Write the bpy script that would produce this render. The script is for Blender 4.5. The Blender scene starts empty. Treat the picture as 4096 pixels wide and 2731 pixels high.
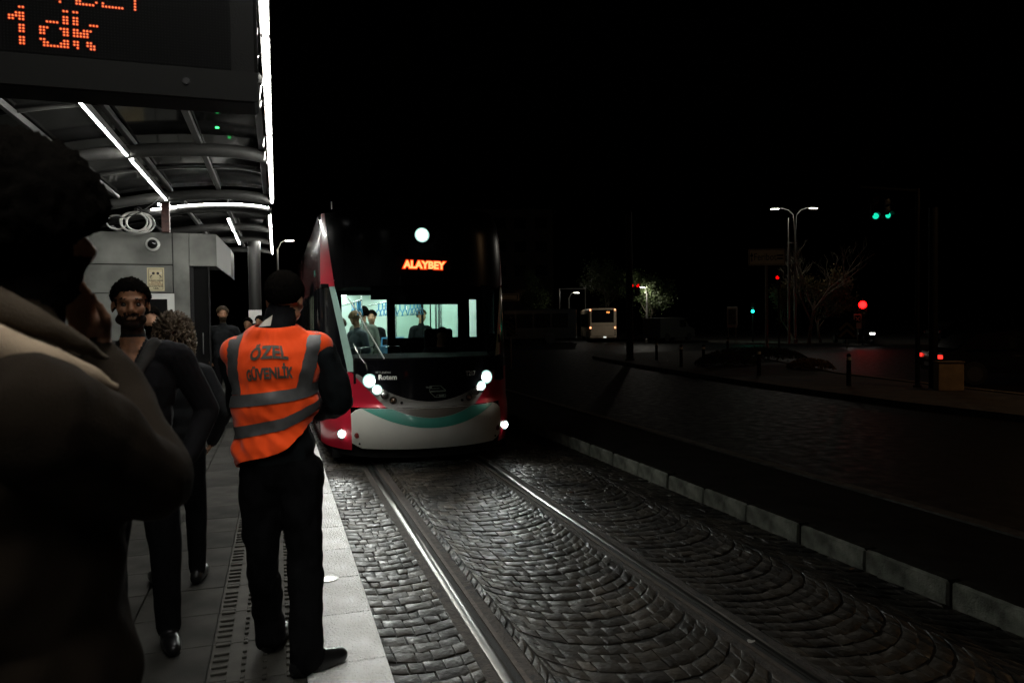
import bpy, bmesh, math, random
import numpy as np
from mathutils import Vector, Matrix, noise
from mathutils.bvhtree import BVHTree
R = math.radians
random.seed(7); rng = np.random.default_rng(7)
scene = bpy.context.scene
COL = scene.collection

# ------------------------------------------------------------------ camera
cam_data = bpy.data.cameras.new('camera')
cam = bpy.data.objects.new('camera', cam_data); COL.objects.link(cam)
cam.location = (0, 0, 1.86)
cam.rotation_euler = (Matrix.Rotation(R(-17.6), 3, 'Z') @ Matrix.Rotation(R(90 - 1.49), 3, 'X')
                      @ Matrix.Rotation(R(-0.72), 3, 'Z')).to_euler()
cam_data.sensor_width = 36; cam_data.lens = 26.0
cam_data.clip_start = 0.05; cam_data.clip_end = 2000
cam_data.dof.use_dof = True; cam_data.dof.focus_distance = 7.0; cam_data.dof.aperture_fstop = 5.0
scene.camera = cam

# ------------------------------------------------------------------ night sky
world = bpy.data.worlds.new('World'); scene.world = world; world.use_nodes = True
wn = world.node_tree; bg = wn.nodes['Background']
sky = wn.nodes.new('ShaderNodeTexSky'); sky.sky_type = 'NISHITA'; sky.sun_disc = False
sky.sun_elevation = R(-4); sky.sun_rotation = R(250)
wn.links.new(sky.outputs['Color'], bg.inputs['Color']); bg.inputs['Strength'].default_value = 0.004

vs = scene.view_settings
vs.view_transform = 'Standard'; vs.look = 'None'; vs.gamma = 1; vs.exposure = -0.3
scene.cycles.use_denoising = True
scene.cycles.sample_clamp_indirect = 3.0
scene.cycles.sample_clamp_direct = 0
scene.cycles.max_bounces = 6
scene.cycles.transparent_max_bounces = 12
scene.cycles.use_light_tree = True

# ------------------------------------------------------------------ materials
MATS = {}
def _nt(name):
    m = bpy.data.materials.new(name); m.use_nodes = True
    return m, m.node_tree, m.node_tree.nodes['Principled BSDF']
def mat(name, col, rough=0.6, metal=0.0, var=0.0, vscale=8.0, bump=0.0, bscale=60.0, spec=0.5, island=0.0,
        rvar=0.0, coat=0.0, col2=None, obj_rand=0.0, sheen=0.0, detail=4.0, bdist=0.01, stain=0.0):
    if name in MATS: return MATS[name]
    m, nt, b = _nt(name); N = nt.nodes.new; L = nt.links.new
    b.inputs['Roughness'].default_value = rough; b.inputs['Metallic'].default_value = metal
    b.inputs['Specular IOR Level'].default_value = spec
    b.inputs['Coat Weight'].default_value = coat
    b.inputs['Sheen Weight'].default_value = sheen
    tc = N('ShaderNodeTexCoord')
    c1 = (*col, 1)
    cur = None
    if var > 0 or col2:
        nz = N('ShaderNodeTexNoise'); nz.inputs['Scale'].default_value = vscale; nz.inputs['Detail'].default_value = detail
        L(tc.outputs['Object'], nz.inputs['Vector'])
        mr = N('ShaderNodeMapRange'); mr.inputs[1].default_value = .3; mr.inputs[2].default_value = .7
        L(nz.outputs['Fac'], mr.inputs[0])
        mx = N('ShaderNodeMix'); mx.data_type = 'RGBA'
        a = tuple(max(0, c * (1 - var)) for c in col) if not col2 else col
        bb = tuple(min(1, c * (1 + var)) for c in col) if not col2 else col2
        mx.inputs[6].default_value = (*a, 1); mx.inputs[7].default_value = (*bb, 1)
        L(mr.outputs[0], mx.inputs[0]); cur = mx.outputs[2]
        if rvar > 0:
            m2 = N('ShaderNodeMapRange'); m2.inputs[1].default_value = .3; m2.inputs[2].default_value = .7
            m2.inputs[3].default_value = max(.02, rough - rvar); m2.inputs[4].default_value = min(1, rough + rvar)
            n2 = N('ShaderNodeTexNoise'); n2.inputs['Scale'].default_value = vscale * 1.7; n2.inputs['Detail'].default_value = 3
            L(tc.outputs['Object'], n2.inputs['Vector']); L(n2.outputs['Fac'], m2.inputs[0]); L(m2.outputs[0], b.inputs['Roughness'])
    if island > 0 or obj_rand > 0:
        if island > 0:
            g = N('ShaderNodeNewGeometry'); src = g.outputs['Random Per Island']; amt = island
        else:
            g = N('ShaderNodeObjectInfo'); src = g.outputs['Random']; amt = obj_rand
        mr = N('ShaderNodeMapRange'); mr.inputs[3].default_value = 1 - amt; mr.inputs[4].default_value = 1 + amt
        L(src, mr.inputs[0])
        vm = N('ShaderNodeVectorMath'); vm.operation = 'SCALE'
        if cur: L(cur, vm.inputs[0])
        else: vm.inputs[0].default_value = col
        L(mr.outputs[0], vm.inputs['Scale']); cur = vm.outputs[0]
    if stain > 0 and cur:
        ns = N('ShaderNodeTexNoise'); ns.inputs['Scale'].default_value = stain; ns.inputs['Detail'].default_value = 6
        L(tc.outputs['Object'], ns.inputs['Vector'])
        ms_ = N('ShaderNodeMapRange'); ms_.inputs[1].default_value = .35; ms_.inputs[2].default_value = .65; ms_.inputs[3].default_value = .4; ms_.inputs[4].default_value = 1.35
        L(ns.outputs['Fac'], ms_.inputs[0]); vs_ = N('ShaderNodeVectorMath'); vs_.operation = 'SCALE'
        L(cur, vs_.inputs[0]); L(ms_.outputs[0], vs_.inputs['Scale']); cur = vs_.outputs[0]
    if cur: L(cur, b.inputs['Base Color'])
    else: b.inputs['Base Color'].default_value = c1
    if bump > 0:
        nb = N('ShaderNodeTexNoise'); nb.inputs['Scale'].default_value = bscale; nb.inputs['Detail'].default_value = 5
        L(tc.outputs['Object'], nb.inputs['Vector'])
        bp = N('ShaderNodeBump'); bp.inputs['Strength'].default_value = bump; bp.inputs['Distance'].default_value = bdist
        L(nb.outputs['Fac'], bp.inputs['Height']); L(bp.outputs[0], b.inputs['Normal'])
    MATS[name] = m; return m
def emat(name, col, strength, base=(0.02, 0.02, 0.02)):
    if name in MATS: return MATS[name]
    m, nt, b = _nt(name)
    b.inputs['Base Color'].default_value = (*base, 1)
    b.inputs['Emission Color'].default_value = (*col, 1); b.inputs['Emission Strength'].default_value = strength
    MATS[name] = m; return m
def glass(name, tint=(.9, .95, .93), refl=0.04, rough=0.02, trans=1.0):
    if name in MATS: return MATS[name]
    m = bpy.data.materials.new(name); m.use_nodes = True; nt = m.node_tree
    nt.nodes.remove(nt.nodes['Principled BSDF']); N = nt.nodes.new
    t = N('ShaderNodeBsdfTransparent'); t.inputs[0].default_value = (*tint, 1)
    g = N('ShaderNodeBsdfGlossy'); g.inputs['Roughness'].default_value = rough; g.inputs[0].default_value = (1, 1, 1, 1)
    f = N('ShaderNodeFresnel'); f.inputs[0].default_value = 1.45
    mx = N('ShaderNodeMixShader')
    nt.links.new(f.outputs[0], mx.inputs[0]); nt.links.new(t.outputs[0], mx.inputs[1]); nt.links.new(g.outputs[0], mx.inputs[2])
    nt.links.new(mx.outputs[0], nt.nodes['Material Output'].inputs[0])
    MATS[name] = m; return m

# ------------------------------------------------------------------ builders
class MB:
    """collects polygons; build() links them as one mesh object"""
    def __init__(s): s.v = []; s.f = []; s.mi = []
    def add(s, verts, faces, mi=0):
        o = len(s.v); s.v += [tuple(v) for v in verts]
        s.f += [tuple(i + o for i in f) for f in faces]; s.mi += [mi] * len(faces); return s
    def box(s, x0, x1, y0, y1, z0, z1, mi=0, M=None):
        v = [(x, y, z) for z in (z0, z1) for y in (y0, y1) for x in (x0, x1)]
        if M: v = [M @ Vector(p) for p in v]
        return s.add(v, [(0, 2, 3, 1), (4, 5, 7, 6), (0, 1, 5, 4), (2, 6, 7, 3), (0, 4, 6, 2), (1, 3, 7, 5)], mi)
    def bbox(s, x0, x1, y0, y1, z0, z1, b=.01, mi=0, M=None):
        """box with chamfered edges"""
        v = []; idx = {}
        for i, x in enumerate((x0, x1)):
            for j, y in enumerate((y0, y1)):
                for k, z in enumerate((z0, z1)):
                    sx, sy, sz = (1 - 2 * i), (1 - 2 * j), (1 - 2 * k)
                    idx[i, j, k, 'x'] = len(v); v.append((x, y + sy * b, z + sz * b))
                    idx[i, j, k, 'y'] = len(v); v.append((x + sx * b, y, z + sz * b))
                    idx[i, j, k, 'z'] = len(v); v.append((x + sx * b, y + sy * b, z))
        f = []
        for i in (0, 1):
            q = [idx[i, j, k, 'x'] for j, k in ((0, 0), (1, 0), (1, 1), (0, 1))]; f.append(q if i else q[::-1])
            q = [idx[j, i, k, 'y'] for j, k in ((0, 0), (1, 0), (1, 1), (0, 1))]; f.append(q[::-1] if i else q)
            q = [idx[j, k, i, 'z'] for j, k in ((0, 0), (1, 0), (1, 1), (0, 1))]; f.append(q if i else q[::-1])
        for i in (0, 1):
            for j in (0, 1):
                q = [idx[0, i, j, 'y'], idx[1, i, j, 'y'], idx[1, i, j, 'z'], idx[0, i, j, 'z']]; f.append(q if (i ^ j) else q[::-1])
                q = [idx[i, 0, j, 'x'], idx[i, 1, j, 'x'], idx[i, 1, j, 'z'], idx[i, 0, j, 'z']]; f.append(q[::-1] if (i ^ j) else q)
                q = [idx[i, j, 0, 'x'], idx[i, j, 1, 'x'], idx[i, j, 1, 'y'], idx[i, j, 0, 'y']]; f.append(q if (i ^ j) else q[::-1])
                for k in (0, 1):
                    q = [idx[i, j, k, c] for c in 'xyz']; f.append(q if (i ^ j ^ k) else q[::-1])
        if M: v = [M @ Vector(p) for p in v]
        return s.add(v, f, mi)
    def tube(s, pts, r, n=10, mi=0, caps=True):
        pts = [Vector(p) for p in pts]; rr = r if isinstance(r, (list, tuple)) else [r] * len(pts)
        rings = []; up = None
        for i, p in enumerate(pts):
            d = (pts[min(i + 1, len(pts) - 1)] - pts[max(i - 1, 0)]).normalized()
            if up is None:
                up = Vector((0, 0, 1)) if abs(d.z) < .9 else Vector((1, 0, 0))
            a = d.cross(up).normalized(); up = a.cross(d).normalized()
            rings.append([p + rr[i] * (math.cos(t) * a + math.sin(t) * up) for t in [2 * math.pi * k / n for k in range(n)]])
        o = []
        for q in rings: o += q
        f = []
        for i in range(len(pts) - 1):
            for k in range(n):
                f.append((i * n + k, i * n + (k + 1) % n, (i + 1) * n + (k + 1) % n, (i + 1) * n + k))
        if caps: f += [tuple(range(n))[::-1], tuple((len(pts) - 1) * n + k for k in range(n))]
        return s.add(o, f, mi)
    def lathe(s, prof, n=24, M=None, mi=0):
        """prof: list of (r, h) about local z"""
        v = []; f = []
        for r, h in prof:
            for k in range(n):
                t = 2 * math.pi * k / n; v.append((r * math.cos(t), r * math.sin(t), h))
        for i in range(len(prof) - 1):
            for k in range(n): f.append((i * n + k, i * n + (k + 1) % n, (i + 1) * n + (k + 1) % n, (i + 1) * n + k))
        f += [tuple(range(n))[::-1], tuple((len(prof) - 1) * n + k for k in range(n))]
        if M: v = [M @ Vector(p) for p in v]
        return s.add(v, f, mi)
    def prism(s, poly, axis, a, b, mi=0):
        """extrude 2-D polygon along axis 'x','y','z' from a to b"""
        def P(u, w, t): return {'x': (t, u, w), 'y': (u, t, w), 'z': (u, w, t)}[axis]
        n = len(poly); v = [P(u, w, a) for u, w in poly] + [P(u, w, b) for u, w in poly]
        f = [tuple(range(n))[::-1], tuple(range(n, 2 * n))] + [(i, (i + 1) % n, n + (i + 1) % n, n + i) for i in range(n)]
        return s.add(v, f, mi)
    def grid(s, pts, mi=0, closed=False):
        """pts[i][j] rows of points"""
        h, w = len(pts), len(pts[0]); v = [p for r in pts for p in r]; f = []
        for i in range(h - 1):
            for j in range(w - (0 if closed else 1)):
                f.append((i * w + j, i * w + (j + 1) % w, (i + 1) * w + (j + 1) % w, (i + 1) * w + j))
        return s.add(v, f, mi)
    def mesh(s, name='mesh', mats=(), smooth=None, fix=False):
        me = bpy.data.meshes.new(name); me.from_pydata(s.v, [], s.f)
        for m in (mats if isinstance(mats, (list, tuple)) else [mats]): me.materials.append(m)
        if len(me.materials) > 1: me.polygons.foreach_set('material_index', s.mi)
        if fix:
            bm = bmesh.new(); bm.from_mesh(me); bmesh.ops.recalc_face_normals(bm, faces=bm.faces); bm.to_mesh(me); bm.free()
        if smooth is not None:
            me.polygons.foreach_set('use_smooth', [True] * len(me.polygons))
            try: me.set_sharp_from_angle(angle=R(smooth))
            except Exception: pass
        me.update(); return me
    def build(s, name, mats, parent=None, smooth=None, fix=True):
        return link(name, s.mesh(name, mats, smooth, fix), parent)
def link(name, data, parent=None, loc=None, rz=None):
    o = bpy.data.objects.new(name, data); COL.objects.link(o)
    if parent is not None: o.parent = parent
    if loc is not None: o.location = loc
    if rz is not None: o.rotation_euler = (0, 0, rz)
    return o
def tag(o, label=None, cat=None, group=None, kind=None):
    if label: o['label'] = label
    if cat: o['category'] = cat
    if group: o['group'] = group
    if kind: o['kind'] = kind
    return o
def thing(name, label, cat, loc=(0, 0, 0), rz=0, group=None):
    return tag(link(name, None, None, loc, rz), label, cat, group)
def copy_tree(o, parent=None, loc=None, rz=None):
    c = o.copy(); COL.objects.link(c)
    if parent is not None: c.parent = parent
    if loc is not None: c.location = loc
    if rz is not None: c.rotation_euler = (0, 0, rz)
    for ch in list(o.children): copy_tree(ch, c)
    return c
WORK = bpy.data.scenes.new('work')          # small side scene for baking modifiers and text quickly; removed at the end
def baked(o):
    WORK.collection.objects.link(o); vl = WORK.view_layers[0]
    with bpy.context.temp_override(scene=WORK, view_layer=vl):
        dg = bpy.context.evaluated_depsgraph_get(); dg.update(); me = bpy.data.meshes.new_from_object(o.evaluated_get(dg))
    bpy.data.objects.remove(o); return me
def text_mesh(txt, size, mats, align='CENTER', extrude=0.0, bold=0.0, sx=1.0, spacing=1.0):
    cu = bpy.data.curves.new('txt', 'FONT'); cu.body = txt; cu.size = size; cu.align_x = align; cu.align_y = 'CENTER'
    cu.extrude = extrude; cu.offset = bold; cu.resolution_u = 3; cu.space_character = spacing
    me = baked(bpy.data.objects.new('txt', cu)); bpy.data.curves.remove(cu)
    me.materials.clear(); me.materials.append(mats)
    if sx != 1:
        for v in me.vertices: v.co.x *= sx
    return me
def stand_text(me, M):
    """text is made in XY; M places it"""
    me.transform(M); me.update(); return me
FACE = Matrix.Rotation(R(90), 4, 'X')       # text that faces -Y (towards the camera)
def lamp_light(name, kind, loc, energy, col, parent=None, **k):
    l = bpy.data.lights.new(name, kind); l.energy = energy; l.color = col
    for a, b in k.items(): setattr(l, a, b)
    return link(name, l, parent, loc)
# ================================================================== ground, track, platform, kerb
m_asphalt = mat('asphalt', (.010, .010, .010), .6, spec=.06, var=.35, vscale=3, bump=.3, bscale=160, rvar=.12)
m_bed = mat('joint_mortar', (.012, .012, .011), .85, bump=.6, bscale=90)
m_cobble = mat('cobble', (.030, .025, .019), .5, stain=1.7, var=.5, vscale=7, bump=.5, bscale=34, island=.6, rvar=.2, spec=.24, bdist=.012)
m_tile = mat('platform_tile', (.043, .042, .037), .75, spec=.05, stain=1.1, var=.25, vscale=5, bump=.55, bscale=170, obj_rand=.28, bdist=.004)
m_edge = mat('edge_slab', (.88, .88, .84), .5, stain=0, var=.2, vscale=4, bump=1.0, bscale=75, obj_rand=.12, bdist=.03)
m_tact = mat('tactile', (.045, .043, .037), .7, spec=.08, var=.25, vscale=9, bump=.4, bscale=120, obj_rand=.15, bdist=.004)
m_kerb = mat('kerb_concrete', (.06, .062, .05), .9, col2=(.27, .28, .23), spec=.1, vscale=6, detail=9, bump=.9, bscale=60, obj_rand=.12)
m_median = mat('median_paving', (.014, .014, .013), .85, spec=.05, var=.4, vscale=4, bump=.6, bscale=80)
m_rail = mat('rail_steel', (.13, .125, .115), .34, metal=1)
m_rust = mat('rail_rust', (.06, .045, .034), .75, var=.4, vscale=20, bump=.5, bscale=80)
m_dirt = mat('rail_sealant', (.035, .028, .022), .85, var=.5, vscale=16, bump=1, bscale=60)
m_line = mat('worn_line_paint', (.22, .22, .2), .8, var=.6, vscale=14)

# ground and roads
g = MB(); g.grid([[(-600, y, -.05), (900, y, -.05)] for y in (-300, 1200)]); tag(g.build('ground', mat('bare_ground', (.02, .02, .018), .9, var=.4, vscale=.3)), kind='structure')
road = MB()
road.add([(5.62, -20, 0), (16.5, -20, 0), (15.2, 10, 0), (15.9, 14.7, 0), (16.7, 19, 0), (24.2, 36, 0), (14, 42, 0), (5.62, 60, 0)], [(0, 1, 2, 3, 4, 5, 6, 7)])
road.add([(15.2, 10, .004), (40, 5, .004), (60, 10, .004), (39.2, 36.6, .004), (33, 46.2, .004), (35.5, 66, .004), (26, 81, .004), (5.62, 100, .004), (5.62, 60, .004), (14, 42, .004), (24.2, 36, .004), (16.7, 19, .004), (15.9, 14.7, .004)], [tuple(range(13))])
tag(road.build('road', m_asphalt, fix=False), kind='structure')
bed = MB(); bed.grid([[(.1, y, -.010), (4.2, y, -.010)] for y in (-6, 120)]); bed_o = tag(bed.build('track_bed', m_bed, fix=False), kind='structure')

# cobbles laid in stacked arcs (segmental arches)
def clip(poly, k, s):
    out = []
    for i, p in enumerate(poly):
        q = poly[(i + 1) % len(poly)]; a = (p[0] - k) * s; b = (q[0] - k) * s
        if a >= 0: out.append(p)
        if a * b < 0:
            t = a / (a - b); out.append((p[0] + (q[0] - p[0]) * t, p[1] + (q[1] - p[1]) * t))
    return out
def inset(poly, d):
    cx = sum(p[0] for p in poly) / len(poly); cy = sum(p[1] for p in poly) / len(poly); o = []
    for x, y in poly:
        l = math.hypot(x - cx, y - cy) + 1e-6; k = max(0, 1 - d * 1.25 / l); o.append((cx + (x - cx) * k, cy + (y - cy) * k))
    return o
def stone(mb, poly):
    n = len(poly); th = rng.normal(0, .0016); t1, t2 = rng.normal(0, .02), rng.normal(0, .02)
    cx = sum(p[0] for p in poly) / n; cy = sum(p[1] for p in poly) / n
    r0 = inset(poly, .002); r1 = inset(poly, .0045); r2 = inset(poly, .011)
    hz = lambda p, d: min(.006, th + (p[0] - cx) * t1 + (p[1] - cy) * t2 + rng.normal(0, .0008) + d)
    v = [(*p, -.03) for p in r0] + [(*p, hz(p, -.003)) for p in r1] + [(*p, hz(p, 0)) for p in r2] + [(cx, cy, hz((cx, cy), .0015))]
    f = []
    for k in (0, 1):
        for i in range(n): f.append((k * n + i, k * n + (i + 1) % n, (k + 1) * n + (i + 1) % n, (k + 1) * n + i))
    for i in range(n): f.append((2 * n + i, 2 * n + (i + 1) % n, 3 * n))
    mb.add(v, f)
RR, HW, ROW = .62, .575, .122
zones = [(.49, 1.01), (1.285, 2.455), (2.72, 4.085)]
polys = []
for xc in (.77, 1.92, 3.07, 4.22):
    amax = math.asin(HW / RR)
    off = {.77: .03, 1.92: 0, 3.07: .05, 4.22: .02}[xc]
    for k in range(-8, 120):
        y0 = 1.4 + k * ROW + off + .012 * math.sin(k * 1.9 + xc * 7)
        nst = 12
        cuts = [-amax + 2 * amax * (i + (rng.uniform(-.34, .34) if 0 < i < nst else 0) + (.5 * (k % 2) - .25 if 0 < i < nst else 0)) / nst for i in range(nst + 1)]
        for a, b in zip(cuts[:-1], cuts[1:]):
            if b - a < .04: continue
            def P(t, o): return (xc + RR * math.sin(t), y0 + o + RR * (1 - math.cos(t)))
            j = lambda: rng.normal(0, .0055)
            mid = (a + b) / 2
            pl = [P(a, j()), P(mid, j()), P(b, j()), P(b, ROW + j()), P(mid, ROW + j()), P(a, ROW + j())]
            for z0, z1 in zones:
                q = clip(clip(pl, z0, 1), z1, -1)
                if len(q) >= 3:
                    A = abs(sum(q[i][0] * q[(i + 1) % len(q)][1] - q[(i + 1) % len(q)][0] * q[i][1] for i in range(len(q)))) / 2
                    if A > .0007: polys.append((q, A))
def seen(q):
    cx = sum(p[0] for p in q) / len(q); cy = sum(p[1] for p in q) / len(q)
    d = .302 * cx + .953 * cy; u = (.953 * cx - .302 * cy) / d; w = 1.86 / d
    return d if (abs(u) < .7 and w < .5 and d > 2) else 99
polys.sort(key=lambda t: seen(t[0]) / math.sqrt(t[1]) if seen(t[0]) < 99 else 1e9)
for q, A in polys[:300]:
    mb = MB(); stone(mb, q); mb.build('cobble', m_cobble, bed_o, smooth=40)
mb = MB()
for q, A in polys[300:]: stone(mb, q)
tag(mb.build('cobbles', m_cobble, bed_o, smooth=40), kind='stuff')

# rails: head, groove, lip; ragged sealant either side
def rail(name, label, hx0, hx1, gx1, lx1):
    t = thing(name, label, 'rail', (0, 0, 0), group='tram rails')
    s = 1 if lx1 > hx0 else -1
    xs = [hx0, hx0 + s * .008, hx1 - s * .008, hx1]
    def sweep(nm, prof, m):
        mb = MB(); mb.grid([[(x, y, z) for y in np.linspace(-6, 60, 34)] for x, z in prof]); mb.build(nm, m, t, smooth=50, fix=False)
    P = lambda l: l if s > 0 else l[::-1]
    sweep('rail_head', P([(xs[0], -.03), (xs[0], -.002)] + [(hx0 + (hx1 - hx0) * t_, .007 - .009 * (2 * t_ - 1) ** 2) for t_ in (.08, .2, .35, .5, .65, .8, .92)] + [(xs[3], -.002), (xs[3], -.03)]), m_rail)
    sweep('groove', P([(xs[3] + s * .001, -.028), (gx1, -.028)]), m_rust)
    sweep('guard_lip', P([(gx1, -.03), (gx1, .002), (lx1, .002), (lx1, -.03)]), m_rust)
    for nm, a, b in (('sealant', hx0 - s * .002, hx0 - s * .075), ('sealant', lx1 + s * .002, lx1 + s * .07)):
        mb = MB(); rows = []
        ys = np.arange(-2, 22, .05)
        e = [b + s * (1 if b > a else -1) * 0 + (np.sign(b - a)) * .02 * noise.noise((y * 5, a * 9, 0)) for y in ys]
        mb.grid([[(a + (ee - a) * k, y, -.008 + .006 * noise.noise((y * 14, k * 3, a)) ) for y, ee in zip(ys, e)] for k in ((0, .5, 1) if b > a else (1, .5, 0))])
        mb.build(nm, m_dirt, t, smooth=60, fix=False)
rail('tram_rail', 'polished grooved steel rail closer to the station platform', 1.08, 1.145, 1.19, 1.218)
rail('tram_rail', 'polished grooved steel rail closer to the concrete kerb', 2.656, 2.591, 2.546, 2.518)

# litter between rails and kerb
m_paper = mat('paper_scrap', (.6, .58, .54), .8)
m_leaf = mat('dead_leaf', (.16, .07, .03), .7)
lit = [(1.60, 2.86, 'p', .05), (1.165, 3.02, 'p', .03), (1.175, 2.72, 'p', .035), (2.3, 4.6, 'l', .03), (3.9, 6.9, 'p', .035), (4.0, 4.4, 'l', .03), (.66, 3.4, 'l', .045), (.7, 2.95, 'p', .03), (2.56, 3.6, 'p', .03), (3.0, 7.4, 'l', .03)]
for i, (x, y, k, s) in enumerate(lit):
    mb = MB(); n = 7; v = [(x, y, .018)]
    for a in range(n):
        r = s * rng.uniform(.5, 1); v.append((x + r * math.cos(a * .9), y + .6 * r * math.sin(a * .9), .01 + .012 * rng.random()))
    mb.add(v, [(0, 1 + a, 1 + (a + 1) % n) for a in range(n)])
    mb.add([(p[0], p[1], p[2] - .003) for p in v], [(0, 1 + (a + 1) % n, 1 + a) for a in range(n)])
    o = mb.build('paper_scrap' if k == 'p' else 'dead_leaf', m_paper if k == 'p' else m_leaf, fix=False)
    tag(o, 'scrap of white paper lying on the dark tramway' if k == 'p' else 'small brown dead leaf lying on the dark tramway', 'litter' if k == 'p' else 'leaf', 'paper scraps on the tramway' if k == 'p' else 'dead leaves on the tramway')

# kerb of separate stones with the median behind it
kerb = tag(link('kerb', None), kind='structure')
kb = MB(); kb.bbox(0, .13, .006, .714, -.05, .16, .016)
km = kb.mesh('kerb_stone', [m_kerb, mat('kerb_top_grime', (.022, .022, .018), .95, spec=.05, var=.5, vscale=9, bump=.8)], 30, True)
bmk = bmesh.new(); bmk.from_mesh(km); bmesh.ops.subdivide_edges(bmk, edges=[e for e in bmk.edges if abs(e.verts[0].co.y - e.verts[1].co.y) > .5], cuts=14)
for v in bmk.verts:
    if .02 < v.co.y < .7: v.co.z += .006 * noise.noise((v.co.y * 9, v.co.x * 4, 1)); v.co.x += .005 * noise.noise((v.co.y * 8, v.co.z * 9, 4))
for f in bmk.faces:
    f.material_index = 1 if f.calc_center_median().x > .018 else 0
bmk.to_mesh(km); bmk.free()
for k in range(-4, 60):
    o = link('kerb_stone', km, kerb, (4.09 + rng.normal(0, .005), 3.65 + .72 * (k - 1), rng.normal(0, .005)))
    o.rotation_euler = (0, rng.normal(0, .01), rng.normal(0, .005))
md = MB(); md.box(4.225, 5.45, -6, 70, -.04, .135); tag(md.build('median', m_median), kind='structure')
mk = MB(); mk.bbox(5.452, 5.62, -6, 70, -.04, .15, .012); tag(mk.build('median_kerb', mat('median_kerb', (.075, .075, .065), .85, var=.5, vscale=9, bump=.6)), kind='structure')

# platform
plat = tag(link('platform', None), kind='structure')
pb = MB(); pb.box(-6.2, .462, -6, 12.2, -.05, .262); pb.box(-6.2, .462, 12.2, 40, -.05, .342); pb.build('platform_base', mat('platform_core', (.02, .02, .018), .9), plat)
T = .43
def tile_mesh(nm, w, l, h, m, b=.004):
    q = MB(); q.bbox(.0025, w - .0025, .0025, l - .0025, -h, 0, b); return q.mesh(nm, m, 30, True)
tm = tile_mesh('paving_tile', T, T, .02, m_tile); th_ = tile_mesh('paving_tile', T, T * 1.5, .02, m_tile)
y_rows = np.arange(.9, 12.1, T)
far = MB()
XT = -.335
for i, y in enumerate(y_rows):
    for c in range(7):
        o = link('paving_tile', tm, plat, (XT - T * (c + 1), y, .281 + rng.normal(0, .0008)))
for y in np.arange(12.22, 30, T):
    for c in range(12):
        far.bbox(XT - T * (c + 1) + .0025, XT - T * c - .0025, y + .0025, y + T - .0025, .34, .361, .004)
tag(far.build('paving_tiles', m_tile, plat), kind='stuff')
# tactile strip: bars, blocks and two rows of studs
tq = MB(); W = .43
tq.bbox(.0025, W - .0025, .0025, T - .0025, -.02, -.003, .003)
def tbar(x0, x1, y0, y1, h=.009): tq.bbox(x0, x1, y0, y1, -.004, h, .003)
for (x0, x1) in ((.015, .085), (W - .085, W - .015)):
    tbar(x0, x1, .004, .034); tbar(x0, x1, T - .034, T - .004)
    for k in range(4): tbar(x0, x1, .083 + k * .069, .083 + k * .069 + .026)
for xc in (.155, .25):
    tbar(xc - .01, xc + .01, .004, .034); tbar(xc - .01, xc + .01, T - .034, T - .004)
    for k in range(4): tbar(xc - .01, xc + .01, .083 + k * .069, .083 + k * .069 + .022)
tqm = tq.mesh('tactile_tile', m_tact, None, True)
for y in y_rows: link('tactile_tile', tqm, plat, (XT, y, .281))
# pale edge slabs, some with a flush lamp
e1 = tile_mesh('edge_slab', .37, .6, .05, m_edge, .006)
yy = .5; k = 0; slabs = []
while yy < 12.1:
    link('edge_slab', e1, plat, (.097, yy, .281 + (.0012 if k % 2 else 0))); yy += .6; k += 1
far = MB()
for y in np.arange(12.22, 30, .6): far.bbox(.0, .464, y + .003, y + .597, .34, .361, .005)
tag(far.build('edge_slabs', m_edge, plat), kind='stuff')
m_puck = emat('puck_glow', (1, .97, .88), 2.4); m_steel = mat('stainless', (.5, .5, .48), .35, metal=1, var=.1)
for i, y in enumerate((4.69, 7.5, 10.3)):
    t = thing('ground_lamp', ('round flush lamp glowing in the pale platform edge by the guard\'s shoe', 'round flush lamp in the platform edge between the guard and the tram', 'round flush lamp in the platform edge right beside the tram')[i], 'lamp', (.27, y, .2825), group='flush lamps along the platform edge')
    q = MB(); q.lathe([(.062, -.01), (.062, .003), (.05, .004), (.05, .0005)], 28); q.build('rim', m_steel, t, 30)
    q = MB(); q.lathe([(.049, -.01), (.049, .0012), (.03, .003)], 28); q.build('lens', m_puck, t, 30)
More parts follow.
